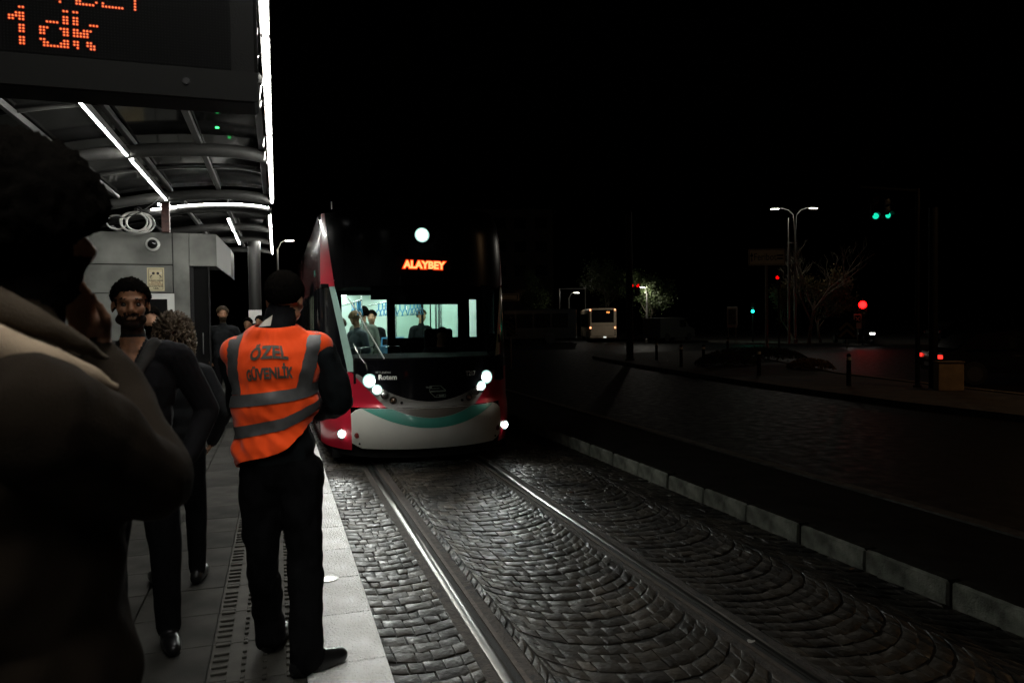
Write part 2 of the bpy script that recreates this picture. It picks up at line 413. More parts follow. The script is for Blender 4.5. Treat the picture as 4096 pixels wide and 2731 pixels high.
# ================================================================== canopy, display board, kiosk
m_tube = emat('led_tube', (1, .985, .93), 225)
m_frame = mat('canopy_steel', (.02, .02, .019), .36, spec=.25, metal=.0, var=.1, vscale=20, bump=.15, bscale=150)
m_roof = mat('canopy_glass', (.002, .002, .002), .08, spec=.04)
m_dark = mat('dark_metal', (.015, .015, .015), .5, spec=.15)
def arc(x):       # underside of the vault, x from -3 to 0
    t = (x + .55) / 2.45
    return 3.86 - .42 * t * t if x < -.55 else 3.86 - .055 * ((x + .55) / .5) ** 2
def canopy(label, y0, rafters, tubes_x, dz=0.0):
    t = thing('canopy', label, 'canopy', (0, y0, 0))
    y1 = rafters[-1]
    for y in rafters:
        q = MB(); xs = np.linspace(-3.1, -.06, 22)
        q.tube([(x, y - y0, arc(x) - .0 + dz) for x in xs], .075, 14); q.build('rafter', m_frame, t, 50)
    for x, r in ((-2.75, .022), (-2.18, .022), (-1.47, .025), (-.8, .03), (-.13, .032)):
        q = MB(); q.box(x - r, x + r, 0, y1 - y0, arc(x) + .05 + dz, arc(x) + .11 + dz); q.build('purlin', m_frame, t)
    q = MB(); xs = np.linspace(-3.1, -.0, 14)
    q.grid([[(x, y, arc(x) + .125 + dz) for x in xs] for y in (0, y1 - y0)]); q.grid([[(x, y, arc(x) + .14 + dz) for x in xs] for y in (0, y1 - y0)])
    q.build('roof_panel', m_roof, t, 50, fix=False)
    for a, b in zip(rafters[:-1], rafters[1:]):
        q = MB(); q.tube([(x, (a + b) / 2 - y0, arc(x) + .105 + dz) for x in xs], .018, 6); q.build('glazing_bar', m_frame, t, 50)
    # led tubes
    for x, z, segs in tubes_x:
        for a, b in segs:
            q = MB(); q.tube([(x, a - y0, z + dz), (x, b - y0, z + dz)], .011 if x < -.3 else .013, 10); tu = q.build('led_tube', m_tube, t, 50)
            q = MB(); q.box(x - .034, x + .03, a - y0, b - y0, z + .022 + dz, z + .05 + dz)
            if x > -.3: q.box(x + .026, x + .030, a - y0, b - y0, z - .048 + dz, z + .0215 + dz)          # street-side lip, added to keep tube light off the street
            else: q.box(x + .030, x + .034, a - y0, b - y0, z - .022 + dz, z + .0505 + dz)  # flange added to cut wide-angle light from the inner tubes
            q.build('tube_channel', m_frame, t)
    return t
c1 = canopy('near curved platform canopy above the hanging display board', -2.0, [-1.9, .2, 3.2, 6.15, 9.1, 12.1],
       [(-.035, 3.76, [(-.9, 1.9), (1.95, 5.2), (5.25, 7.9), (7.95, 10.2), (10.25, 12.1)]), (-1.53, 3.735, [(-1.6, .3), (6.75, 9.02), (9.25, 12.02)])])
# slanting stray tube under the near canopy end
q = MB(); q.tube([(-1.82, 13.35, 3.86), (-1.3, 13.75, 3.83)], .014, 8); q.build('led_tube', m_tube, c1, 50).location = (0, 2, 0)
c2 = canopy('far curved platform canopy behind the grey kiosk', 13.5, [13.6, 16.2, 18.6, 21.0],
       [(-.085, 3.76, [(13.6, 21.0)]), (-.8, 3.74, [(14.3, 16.1), (16.6, 18.5)])], .03)
q = MB(); q.tube([(x, 13.52 - 13.5, arc(x) + .075) for x in np.linspace(-1.95, -.1, 14)], .009, 8); q.build('led_tube', m_tube, c2, 50)
# columns
for y, lab in ((9.1, 'round steel column under the near canopy beside the kiosk'), (18.0, 'round grey column under the far canopy with a white notice')):
    x = -3.1 if y < 10 else -.47
    t = thing('canopy_column', lab, 'column', (x, y, .28 if y < 10 else .36))
    q = MB(); q.lathe([(.2, 0), (.2, .03), (.14, .035), (.14, 3.3 if y < 10 else 3.42)], 24); q.build('shaft', m_frame, t, 40)
    q = MB(); q.box(-.14, .14, -.155, -.15, 1.55, 1.85); q.build('notice', mat('notice_white', (.55, .55, .52), .6), t)
for k_, (y, h_, l_) in enumerate(((5.2, .10, .5), (6.35, .13, .45), (8.1, .07, .35), (8.75, .08, .3))):
    q = MB(); q.tube([(-.085 - .02 * math.sin(3.14 * s_), y + l_ * s_, 3.82 - h_ * math.sin(math.pi * s_)) for s_ in np.linspace(0, 1, 12)], .005, 6)
    tag(q.build('loose_wire', mat('pale_cable', (.5, .5, .47), .5), None, 60), 'short loose wire looping beside the bright edge tube of the canopy', 'wire', 'loose wires beside the edge tube')
# loops of cable and a hanging wire under the canopy
m_cable = mat('pale_cable', (.5, .5, .47), .5)
t = thing('cable_coil', 'coil of pale cable lying on top of the grey kiosk', 'cable', (-2.05, 12.75, 3.36))
for k, (dx, r, tl) in enumerate(((-.03, .19, .2), (.03, .17, .32), (.0, .21, .12), (-.28, .14, .5), (.05, .2, .4))):
    q = MB(); q.tube([(dx + r * math.cos(a), -.06 + .03 * k, r * .78 * math.sin(a) + .12) for a in np.linspace(0, 6.283, 26)], .014, 6); q.build('loop', m_cable, t, 60)
q = MB(); q.tube([(-2.6 + 1.1 * s, 11.9, 3.62 - .3 * (1 - (2 * s - 1) ** 2) + .25 * s) for s in np.linspace(0, 1, 16)], .007, 6)
tag(q.build('hanging_wire', m_dark, None, 60), 'thin black wire sagging below the near canopy', 'wire')
q = MB(); q.bbox(-1.72, -1.6, 12.9, 13.0, 3.36, 3.9, .01)
tag(q.build('canopy_bracket', mat('bracket_red', (.06, .025, .02), .6, var=.5, vscale=20)), 'short rusty steel post on top of the kiosk', 'post')
# small green indicator lamps under the roof
m_gled = emat('green_led', (.05, 1, .2), 4)
for (x, y, z) in ((-.55, 8.25, 3.93), (-.5, 9.35, 3.92)):
    q = MB(); q.lathe([(.02, 0), (.018, .012), (.008, .016)], 12, Matrix.Translation((x, y, z - .03)))
    tag(q.build('indicator_light', m_gled, None, 40), 'tiny green indicator light under the canopy roof', 'light', 'green indicator lights')

# ---- display board (10 mm pitch LED matrix)
BY = 2.87
t = thing('display_board', 'black LED display board with orange text hanging under the near canopy', 'display board', (-.85, BY, 2.675))
bx0, bx1 = -1.15, .8
q = MB(); q.bbox(bx0, bx1, .012, .2, 0, .95, .012); q.build('housing', mat('board_housing', (.006, .006, .0057), .7, spec=.05, bump=.2, bscale=200), t)
q = MB(); q.box(bx0, bx1, .002, .0115, .0, .105); q.build('lower_fascia', mat('board_fascia', (.008, .008, .0075), .7, spec=.05), t)
q = MB(); q.lathe([(.012, 0), (.012, .004)], 14, Matrix.Translation((.56, .002, .055)) @ Matrix.Rotation(R(90), 4, 'X')); q.build('lock', m_dark, t, 30)
# matrix face: dark with faint unlit lamps
mm, nt, b = _nt('led_face'); MATS['led_face'] = mm
tc = nt.nodes.new('ShaderNodeTexCoord'); mp = nt.nodes.new('ShaderNodeMapping'); mp.inputs['Scale'].default_value = (100, 100, 100)
fr = nt.nodes.new('ShaderNodeVectorMath'); fr.operation = 'FRACTION'
sb = nt.nodes.new('ShaderNodeVectorMath'); sb.operation = 'SUBTRACT'; sb.inputs[1].default_value = (.5, .5, .5)
ms = nt.nodes.new('ShaderNodeVectorMath'); ms.operation = 'MULTIPLY'; ms.inputs[1].default_value = (1, 0, 1)
ln = nt.nodes.new('ShaderNodeVectorMath'); ln.operation = 'LENGTH'
cr = nt.nodes.new('ShaderNodeMapRange'); cr.inputs[1].default_value = .2; cr.inputs[2].default_value = .28; cr.inputs[3].default_value = .010; cr.inputs[4].default_value = .002
for a_, b_ in ((tc.outputs['Object'], mp.inputs[0]), (mp.outputs[0], fr.inputs[0]), (fr.outputs[0], sb.inputs[0]), (sb.outputs[0], ms.inputs[0]), (ms.outputs[0], ln.inputs[0]), (ln.outputs['Value'], cr.inputs[0])): nt.links.new(a_, b_)
nt.links.new(cr.outputs[0], b.inputs['Base Color']); b.inputs['Roughness'].default_value = .7; b.inputs['Specular IOR Level'].default_value = .02
q = MB(); q.box(bx0 + .03, bx1 - .09, .0035, .0118, .107, .92); q.build('led_matrix', mm, t)
m_led = emat('orange_led_core', (1, .34, .06), 1.6); m_led2 = emat('orange_led_ring', (1, .05, .002), .9)
GL = {'1': [(0, (3, 4)), (2, (2, 3, 4)), (3, (0, 1, 2, 3, 4)), (4, (0, 1, 3, 4)), (6, (3, 4)), (7, (3, 4)), (8, (3, 4)), (10, (3, 4)), (11, (3, 4)), (12, (3, 4))],
 'd': [(0, (16, 17)), (2, (16, 17)), (3, (16, 17)), (4, (11, 12, 13, 14, 16, 17)), (6, (9, 10, 11, 15, 16, 17)), (7, (9, 10, 16, 17)), (8, (9, 10, 16, 17)), (10, (9, 10, 16, 17)), (11, (10, 11, 15, 16, 17)), (12, (10, 11, 12, 13, 14, 15, 16, 17))],
 'k': [(0, (19, 20)), (2, (19, 20)), (3, (19, 20)), (4, (19, 20, 24, 25, 26)), (6, (19, 20, 22, 23, 24)), (7, (19, 20, 21, 22, 23)), (8, (19, 20, 21, 22, 23)), (10, (19, 20, 23, 24)), (11, (19, 20, 23, 24, 25)), (12, (20, 24, 25))],
 'Y1': [(-7, (14, 15)), (-6, (14, 15)), (-4, (14, 15)), (-3, (15,))],
 'B': [(-8, (20, 21, 26, 27)), (-7, (20, 21, 26, 27)), (-6, (20, 21, 26, 27)), (-4, (20, 21, 26)), (-3, (20, 21, 22, 23, 24, 25))],
 'E': [(-8, (28, 29, 30, 31, 32, 33)), (-7, (28, 29)), (-6, (28, 29)), (-4, (28,)), (-3, (28, 29, 30, 31, 32, 33, 34))],
 'Y2': [(-8, (36, 37, 38, 39, 40)), (-7, (37, 38, 39)), (-6, (38,)), (-5, (38,)), (-4, (38,)), (-3, (38,))]}
LX0, LZ0 = .021, .257
FX = Matrix.Rotation(R(90), 4, 'X')
for gname, rows in GL.items():
    q = MB()
    for r_, cs in rows:
        for c in cs:
            M = Matrix.Translation((LX0 + c * .01, .0034, LZ0 - r_ * .01)) @ FX
            q.lathe([(.0046, 0), (.0046, .0006)], 10, M, 1); q.lathe([(.0021, 0), (.0021, .0016)], 8, M, 0)
    q.build('led_character', [m_led, m_led2], t, fix=False)
for x in (-1.0, .6):
    q = MB(); q.tube([(x, .1, .95), (x, .1, 1.2)], .025, 10); q.build('hanger', m_frame, t, 50)

# ---- kiosk
m_pan = mat('kiosk_panel', (.16, .165, .15), .5, spec=.2, stain=1.4, var=.06, vscale=2, bump=.1, bscale=300)
m_white = mat('white_frame', (.55, .56, .53), .45)
m_bglass = mat('black_glass', (.008, .008, .008), .08)
KY = 13.0
t = thing('kiosk', 'grey metal panelled platform kiosk with small white framed window', 'kiosk', (-1.3, KY, .36))
q = MB(); q.box(-3.2, .02, .03, 2.4, 0, 2.96); q.build('body', m_dark, t)
def panel(x0, x1, z0, z1, y0=0, y1=.028, m=m_pan, nm='panel', par=None):
    q = MB(); q.bbox(x0 + 1.3, x1 + 1.3, y0, y1, z0 - .36, z1 - .36, .005); return q.build(nm, m, par or t)
panel(-4.4, -1.585, 2.855, 3.36); panel(-4.4, -2.92, .38, 2.84); panel(-2.91, -1.585, 2.40, 2.84)
panel(-2.91, -2.14, .38, 2.39); panel(-2.13, -1.585, .38, 1.79); panel(-1.572, -1.335, .38, 3.36)
w = panel(-2.13, -1.56, 1.8, 2.39, .0, .026, m_white, 'window')
panel(-2.06, -1.64, 1.87, 2.33, -.012, -.001, m_white, 'window_frame', w)
panel(-2.03, -1.67, 1.9, 2.3, -.02, -.0125, m_bglass, 'pane', w)
q = MB(); q.bbox(-.03, .38, -.02, .9, 2.47, 2.995, .008); q.build('door_canopy', m_pan, t)
q = MB(); q.prism([(.381, 2.99), (.6, 2.75), (.6, 2.3), (.381, 2.47)], 'y', -.015, .9); q.build('sloping_fascia', mat('fascia_grey', (.25, .25, .24), .35), t)
d = panel(-1.31, -1.06, .4, 2.82, .05, .08, m_bglass, 'door')
panel(-1.33, -1.312, .38, 2.83, .0, .1, m_dark, 'door_frame', d); panel(-1.06, -1.035, .38, 2.83, .0, .1, m_dark, 'door_frame', d)
panel(-1.16, -1.145, 1.4, 1.75, .0, .02, m_steel, 'handle', d)
q = MB(); M = Matrix.Translation((-.56, 0, 2.81)) @ Matrix.Rotation(R(90), 4, 'X'); q.lathe([(.105, -.002), (.105, .035), (.08, .05)], 28, M)
dm = q.build('dome_camera', m_white, t, 30)
q = MB(); q.lathe([(.075, .049), (.07, .075), (.05, .1), (.025, .113), (.002, .117)], 24, M); q.build('dome', m_bglass, dm, 60)
# security notice (flat sheet)
n = thing('security_notice', 'cream camera warning notice stuck on the kiosk panel', 'notice', (-1.832, KY - .003, 2.615))
q = MB(); q.box(-.125, .125, -.003, 0, -.185, .185); q.build('sheet', mat('notice_cream', (.5, .44, .27), .6, var=.1, vscale=6), n)
m_ink = mat('ink_black', (.015, .013, .012), .6); m_inkb = mat('ink_brown', (.16, .07, .03), .6)
def ink(a, b, c, d, nm='printed_mark', m=m_ink):
    q = MB(); q.box(a, b, -.0045, -.0032, c, d); q.build(nm, m, n)
ink(-.105, .105, .157, .163); ink(-.105, .105, -.163, -.157); ink(-.105, -.099, -.157, .157); ink(.099, .105, -.157, .157)
for s in (-1, 1):
    q = MB(); Mx = Matrix.Translation((s * .033, -.0032, .095)) @ Matrix.Rotation(R(90), 4, 'X'); q.lathe([(.022, 0), (.022, .0013)], 14, Mx); q.build('printed_camera', m_ink, n)
    q = MB(); q.box(-.022, .022, -.0045, -.0032, -.008, .008, 0, Matrix.Translation((s * .068, 0, .05)) @ Matrix.Rotation(s * .8, 4, 'Y')); q.build('printed_camera', m_ink, n)
    ink(s * .068 - .02, s * .068 + .02, .012, .02)
    q = MB(); q.box(-.02, .02, -.0045, -.0032, -.007, .007, 0, Matrix.Translation((s * .07, 0, .1)) @ Matrix.Rotation(-s * .3, 4, 'Y')); q.build('printed_camera', mat('ink_pale', (.6, .58, .5), .6), n)
for k, (tx, m_, sz) in enumerate((('DURAKLARIMIZ', m_ink, .03), ('GÜVENLİK', m_inkb, .03), ('KAMERALARI İLE', m_inkb, .027), ('İZLENMEKTEDİR', m_ink, .028), ('T.M.M.', m_ink, .03))):
    me = text_mesh(tx, sz, m_, bold=.0012); stand_text(me, Matrix.Translation((0, -.0042, -.02 - .031 * k)) @ FACE); link('printed_line', me, n)
# ================================================================== tram
TX, TW = 1.868, 1.325
m_tred = mat('tram_red', (.42, .012, .03), .28, coat=.6, var=.06, vscale=3)
m_tmar = mat('tram_maroon', (.035, .006, .006), .22, coat=.3, var=.1, vscale=3)
m_tpale = mat('tram_pale_green', (.30, .46, .40), .4, coat=.3, var=.05, vscale=4)
m_tteal = mat('tram_teal', (.035, .21, .16), .4, coat=.3, var=.06, vscale=4)
m_twhite = mat('tram_white', (.50, .50, .45), .42, coat=.25, var=.06, vscale=3)
m_tgrey = mat('tram_grey', (.17, .165, .15), .45, coat=.2, var=.08, vscale=5)
m_tbrown = mat('tram_brown_grey', (.075, .065, .05), .45, coat=.2)
m_tblack = mat('tram_black', (.004, .004, .005), .12, spec=.25)
m_tmatt = mat('tram_matt_black', (.006, .006, .006), .7, spec=.05)
m_wglass = glass('windscreen_glass', (.86, .93, .90))
tram = thing('tram', 'modern tram in red, white and pale green with lit headlights arriving', 'tram', (TX, 9.25, 0))
def ywrap(a, z, off=0.0):
    """plan contour of the nose: a = metres from the centre line; returns local (x, y)"""
    w = TW - (.055 * max(0, z - 2.5) ** 2) - .03 * max(0, .75 - z)
    a = max(-w * .9995, min(w * .9995, a * w / TW))
    y = 1.5 * (1 - (1 - (abs(a) / w) ** 2.2) ** (1 / 2.2))
    y += .10 * max(0, z - 1.2) + .45 * max(0, z - 3.05) ** 2 * 3 - .10 * max(0, 1 - ((z - .55) / .3) ** 2)
    return a, y
def S(a, z, off=0.0):
    x, y = ywrap(a, z)
    if off:
        e = .01
        x1, y1 = ywrap(a + e, z); x0, y0 = ywrap(a - e, z)
        t = Vector((x1 - x0, y1 - y0, 0)); 
        if t.length < 1e-6: t = Vector((0, 1 if a > 0 else -1, 0))
        t.normalize(); n_ = Vector((t.y, -t.x, 0)); yz = ywrap(a, z + e)[1] - ywrap(a, z - e)[1]
        n_ = Vector((n_.x, n_.y, yz / (2 * e) * .9)).normalized()
        return (x + n_.x * off, y + n_.y * off, z + n_.z * off)
    return (x, y, z)
def acos_space(a0, a1, n):       # denser sampling near the corners
    t0, t1 = math.asin(max(-1, min(1, a0 / TW))), math.asin(max(-1, min(1, a1 / TW)))
    return [TW * math.sin(t) for t in np.linspace(t0, t1, n)]
def patch(nm, m, a0, a1, zl, zh, off=0.004, na=28, nz=10, par=None, edge=.03):
    """surface piece between two heights, each a number or a function of a; closed by a return edge"""
    L = zl if callable(zl) else (lambda a: zl); H = zh if callable(zh) else (lambda a: zh)
    q = MB(); A = acos_space(a0, a1, na)
    rows = [[S(a, L(a) + (H(a) - L(a)) * k / nz, off) for a in A] for k in range(nz + 1)]
    q.grid(rows)
    back = lambda r: [(x, y + edge, z) for x, y, z in r]
    q.grid([back(rows[0]), rows[0]]); q.grid([rows[-1], back(rows[-1])])
    q.grid([[r[0], (r[0][0], r[0][1] + edge, r[0][2])] for r in rows]); q.grid([[(r[-1][0], r[-1][1] + edge, r[-1][2]), r[-1]] for r in rows])
    return q.build(nm, m, par or tram, 35, fix=False)
def vpatch(nm, m, z0, z1, al, ah, off=0.004, na=8, nz=16, par=None):
    q = MB(); rows = []
    for z in np.linspace(z0, z1, nz + 1):
        rows.append([S(a, z, off) for a in acos_space(al(z), ah(z), na)])
    q.grid(rows); return q.build(nm, m, par or tram, 35, fix=False)
ap = lambda z: .916 + (z - 1.25) * .194          # inner edge of the corner pillar
ao = lambda z: 1.01 + (z - 1.25) * .165          # outer edge
# lower body
patch('underskirt', m_tmatt, -TW, TW, .16, .30, -.03)
patch('bumper', m_twhite, -.985, .985, lambda a: .285 + .5 * max(0, abs(a) - .88) ** 1.0 * 1.2, lambda a: .785 - .9 * max(0, abs(a) - .90), .012)
patch('bumper_stripe', m_tteal, -.86, .86, lambda a: .545 + .325 * a * a, lambda a: min(.783, .665 + .46 * a * a), .0145, na=60, nz=5, edge=.004)
patch('bumper_crescent', m_tbrown, -.5, .5, lambda a: .667 + .46 * a * a, .783, .0145, na=40, nz=4, edge=.004)
for s in (-1, 1):
    patch('front_wing', m_tred, s * .99 if s > 0 else -1.3249, 1.3249 if s > 0 else -.99, .24, 1.245, .004, na=14)
    # red wedge between wing and lamp strip
    f0 = lambda a: .80
    f1 = lambda a: .80 + max(0.002, (abs(a) - .575) * 1.12) if abs(a) < .985 else 1.24
    patch('wing_wedge', m_tred, *((.575, .989) if s > 0 else (-.989, -.575)), f0, lambda a: min(1.24, .802 + max(0, (abs(a) - .575) * 1.12)), .004, na=14)
zb = lambda a: min(1.22, .865 + .45 * a * a)
patch('lamp_strip', m_tgrey, -.93, .93, lambda a: .795 + max(0, (abs(a) - .575) * 1.12), lambda a: max(zb(a), .797 + max(0, (abs(a) - .575) * 1.12)), .006, na=50, nz=4)
patch('front_panel', m_tblack, -.93, .93, lambda a: zb(a) + .002, 1.40, .002, na=50, nz=8)
patch('wiper_cover', m_tmatt, -.93, .93, 1.40, 1.425, .006, nz=2)
ws = lambda z: ap(z) - .004
wind = vpatch('windscreen', m_wglass, 1.425, 2.34, lambda z: -ws(z), ws, .0, na=40)
ai = lambda z: 1.131 + (z - 2.36) * .119
vpatch('header_panel', mat('header_black', (.003, .003, .0035), .25, spec=.06), 2.34, 3.38, lambda z: -ai(z) + .004, lambda z: ai(z) - .004, .001, na=40)
for s in (-1, 1):
    g1 = (lambda z: ap(z)) if s > 0 else (lambda z: -ao(z)); g2 = (lambda z: ao(z)) if s > 0 else (lambda z: -ap(z))
    vpatch('corner_pillar', m_tpale, 1.25, 2.36, g1, g2, .005)
    r2 = lambda z: 1.262 - .0 * z
    h1 = (lambda z: ai(z)) if s > 0 else (lambda z: -1.288); h2 = (lambda z: 1.288) if s > 0 else (lambda z: -ai(z))
    vpatch('corner_panel', m_tred, 2.362, 3.4, h1, h2, .004)
    k1 = (lambda z: ao(z) + .004) if s > 0 else (lambda z: -1.3249); k2 = (lambda z: 1.3249) if s > 0 else (lambda z: -ao(z) - .004)
    vpatch('corner_window', m_tblack, 1.25, 2.36, k1, k2, .0)
    j1 = (lambda z: 1.291) if s > 0 else (lambda z: -1.3249); j2 = (lambda z: 1.3249) if s > 0 else (lambda z: -1.291)
    vpatch('corner_cheek', m_tmar, 2.362, 3.4, j1, j2, .002)
    # sides of the leading car
    x = s * TW
    def side(nm, m, y0, y1, z0, z1, off=0, par=None):
        q = MB(); q.bbox(min(x, x - s * .05) + s * off, max(x, x - s * .05) + s * off, y0, y1, z0, z1, .008); return q.build(nm, m, par or tram, 30)
    side('side_skirt', m_tmar, 1.52, 7.2, .22, 1.24)
    side('side_glazing', m_tblack, 1.52, 7.2, 1.244, 2.36)
    q = MB(); q.grid([[(s * (TW - .055 * max(0, z - 2.5) ** 2), y, z) for z in np.linspace(2.364, 3.4, 8)] for y in (1.52, 7.2)]); q.build('side_cantrail', m_tmar, tram, 35, fix=False)
    side('side_mirror_panel', m_tteal, 1.95, 2.13, 2.56, 2.66, .006)
    d = side('door', m_tblack, 2.3, 3.6, .36, 2.5, .012)
    for dy in (2.36, 2.98): side('door_leaf', mat('door_glass_green', (.07, .085, .06), .2), dy, dy + .56, .5, 2.3, .016, d)
    for dy in (4.2, 5.4): side('window', m_bglass, dy, dy + 1.05, 1.35, 2.28, .01)
    # second car
    for nm, m, z0, z1 in (('side_skirt', m_tmar, .22, 1.24), ('side_glazing', m_tblack, 1.244, 2.36), ('side_cantrail', m_tmar, 2.364, 3.35)): side(nm, m, 7.9, 14.5, z0, z1)
    q = MB(); q.box(min(x * .97, x * .93), max(x * .97, x * .93), 7.2, 7.9, .4, 3.2); q.build('bellows', m_tmatt, tram)
# roof
q = MB(); A = acos_space(-1.3249, 1.3249, 40)
q.grid([[(S(a, 3.4)[0] * k, S(a, 3.4)[1] + (1 - k) * .9, 3.4 + .13 * (1 - k * k)) for a in A] for k in (1, .9, .75, .5, .25)])
q.grid([[(x, 1.5, 3.4 + .13 * (1 - (x / 1.28) ** 2)) for x in np.linspace(-1.28, 1.28, 9)], [(x, 14.5, 3.4 + .13 * (1 - (x / 1.28) ** 2)) for x in np.linspace(-1.28, 1.28, 9)]])
q.build('roof', m_tmatt, tram, 50, fix=False)
q = MB(); q.tube([(-1.14, .95, 3.4), (-1.14, .95, 3.5)], .008, 6); q.build('aerial', m_steel, tram, 50)
q = MB(); q.box(-1.2, 1.2, .75, 14.4, .1, .2); q.build('underframe', m_tmatt, tram)

# lamps
m_head = emat('headlight_white', (.97, 1, .93), 45); m_top = emat('marker_lamp', (.85, 1, .95), 60); m_fog = emat('low_lamp', (.88, 1, .95), 30)
m_bezel = mat('lamp_bezel', (.3, .3, .28), .2, metal=.8)
def surf_frame(a, z):
    p = Vector(S(a, z)); n_ = (Vector(S(a, z, .05)) - p).normalized(); n_ = (n_ + Vector((0, -1.2, 0))).normalized()
    return p, n_
def lamp(nm, a, z, r, m, depth=.05, spot=0, col=(.95, 1, .95), aim=(0, -1, -.1), dark=False):
    p, n_ = surf_frame(a, z); M = Matrix.Translation(p + n_ * .004) @ n_.to_track_quat('Z', 'Y').to_matrix().to_4x4()
    q = MB(); q.lathe([(r * 1.28, -.03), (r * 1.28, .012), (r * 1.12, .018), (r * 1.02, .006), (r * 1.0, -.01)], 26, M); o = q.build(nm, m_bezel if not dark else m_tmatt, tram, 40)
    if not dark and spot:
        q = MB(); q.lathe([(r * 1.25, .010), (r * 1.24, .0185), (r * 1.02, .0195)], 26, M); q.build('glow_ring', emat('reflector_glow', (.55, .95, .85), 1.1), o, 40)  # emission paints the headlamp light caught in the bowl
    q = MB(); q.lathe([(r, -.01), (r * .97, .014), (r * .75, .034), (r * .4, .048), (r * .1, .052)], 22, M); q.build('lens', m, o, 60)
    if spot:
        l = lamp_light('headlight_beam', 'SPOT', p + n_ * .06, spot, col, o, spot_size=R(62), spot_blend=.9, shadow_soft_size=.05)
        l.rotation_euler = Vector(aim).to_track_quat('-Z', 'Y').to_euler()
m_dlens = mat('dark_lens', (.10, .10, .095), .15, coat=.5); m_rlens = mat('brown_lens', (.07, .035, .02), .2, coat=.5)
for s in (-1, 1):
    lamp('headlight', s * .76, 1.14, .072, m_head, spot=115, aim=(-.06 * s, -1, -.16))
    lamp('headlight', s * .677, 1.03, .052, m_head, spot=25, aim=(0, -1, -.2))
    lamp('indicator', s * .585, .965, .045, m_dlens); lamp('indicator', s * .49, .895, .036, m_rlens, dark=True); lamp('sensor', s * .39, .865, .014, m_tmatt, dark=True)
    lamp('low_lamp', s * 1.1, .45, .048, m_fog, spot=30, aim=(.2 * s, -1, -.25))
    p, n_ = surf_frame(s * .93, .45)
    q = MB(); q.lathe([(.035, 0), (.035, .014), (.03, .017)], 20, Matrix.Translation(p + n_ * .008) @ n_.to_track_quat('Z', 'Y').to_matrix().to_4x4()); q.build('reflector', mat('reflector_red', (.14, .008, .006), .3), tram, 40)
    p, n_ = surf_frame(s * .90, .345)
    q = MB(); q.lathe([(.013, 0), (.013, .016)], 14, Matrix.Translation(p + n_ * .008) @ n_.to_track_quat('Z', 'Y').to_matrix().to_4x4()); q.build('jack_hole', m_tmatt, tram, 40)
lamp('marker_lamp', -.075, 2.99, .075, m_top, spot=30, aim=(0, -1, -.3))
lamp('front_camera', -.47, 2.62, .022, m_tblack)
# destination display
q = MB(); q.box(-.42, .30, .155, .16, 2.49, 2.71); q.build('destination_box', m_tmatt, tram)
me = text_mesh('ALAYBEY', .128, emat('destination_led', (1, .38, .12), 2.2), bold=.006, sx=1.0, extrude=.002)
stand_text(me, Matrix.Translation((-.06, -.01 + .10 * 1.4 - .02, 2.60)) @ Matrix.Rotation(R(1.5), 4, 'Y') @ FACE); link('destination_text', me, tram)
me = text_mesh('ALAYBEY', .128, emat('destination_glow', (1, .045, .002), 1.3), bold=.018, sx=1.0)  # wider red copy behind the letters paints their halo
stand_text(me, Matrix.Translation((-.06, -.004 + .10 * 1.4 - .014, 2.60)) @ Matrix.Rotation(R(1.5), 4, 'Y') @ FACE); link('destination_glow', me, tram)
# front lettering
def front_text(tx, a, z, size, m, nm, sx=1.0, bold=0.0, dz=0.0):
    me = text_mesh(tx, size, m, sx=sx, bold=bold)
    for v in me.vertices:
        x, y = v.co.x, v.co.y; p = S(a + x, z + y, .006); v.co = p
    me.update(); return link(nm, me, tram)
m_let = mat('lettering_grey', (.7, .7, .64), .5); m_let2 = mat('lettering_dim', (.4, .4, .37), .5)
front_text('HYUNDAI', -.60, 1.245, .04, m_let2, 'maker_lettering'); front_text('Rotem', -.55, 1.185, .085, m_let, 'maker_lettering', .95, .003)
front_text('T217', .52, 1.20, .085, m_let2, 'fleet_number', .8, .001)
# outlined tram logo
def stroke(pts, w, nm='logo_outline', a=.06, z=.995):
    q = MB()
    for (x0, y0), (x1, y1) in zip(pts[:-1], pts[1:]):
        dx, dy = x1 - x0, y1 - y0; l = math.hypot(dx, dy); nx, ny = -dy / l * w, dx / l * w
        q.add([S(a + x0 - nx, z + y0 - ny, .007), S(a + x1 - nx, z + y1 - ny, .007), S(a + x1 + nx, z + y1 + ny, .007), S(a + x0 + nx, z + y0 + ny, .007)], [(0, 1, 2, 3)])
    q.build(nm, mat('logo_green_grey', (.22, .26, .2), .5), tram, fix=False)
stroke([(-.1, .07), (.04, .07), (.11, .005), (-.1, .005), (-.1, .035), (.03, .035)], .0022)
stroke([(.11, -.005), (-.1, -.005), (-.03, -.075), (.11, -.075), (.11, -.045), (.0, -.045), (-.02, -.06)], .0022)
front_text('TRAM', -.05, 1.047, .03, mat('logo_green_grey', (.22, .26, .2), .5), 'logo_lettering', 1, .001); front_text('İZMİR', .115, .936, .024, mat('logo_green_grey', (.22, .26, .2), .5), 'logo_lettering', 1, .001)
# wiper arm, coloured white in place of its bright metal reflection
q = MB(); q.tube([S(a, z, .02) for a, z in ((-.98, 2.2), (-.93, 2.12), (-.85, 1.98), (-.77, 1.8), (-.68, 1.62), (-.58, 1.42))], .008, 6); q.build('wiper_arm', mat('wiper_glint', (.85, .86, .82), .35), tram, 60)
q = MB(); q.tube([S(a, z, .012) for a, z in ((-.93, 1.6), (-.85, 1.42), (-.80, 1.36), (-.78, 1.27))], .006, 6); q.build('corner_trim', mat('bright_metal', (.75, .76, .72), .2, metal=1), tram, 60)

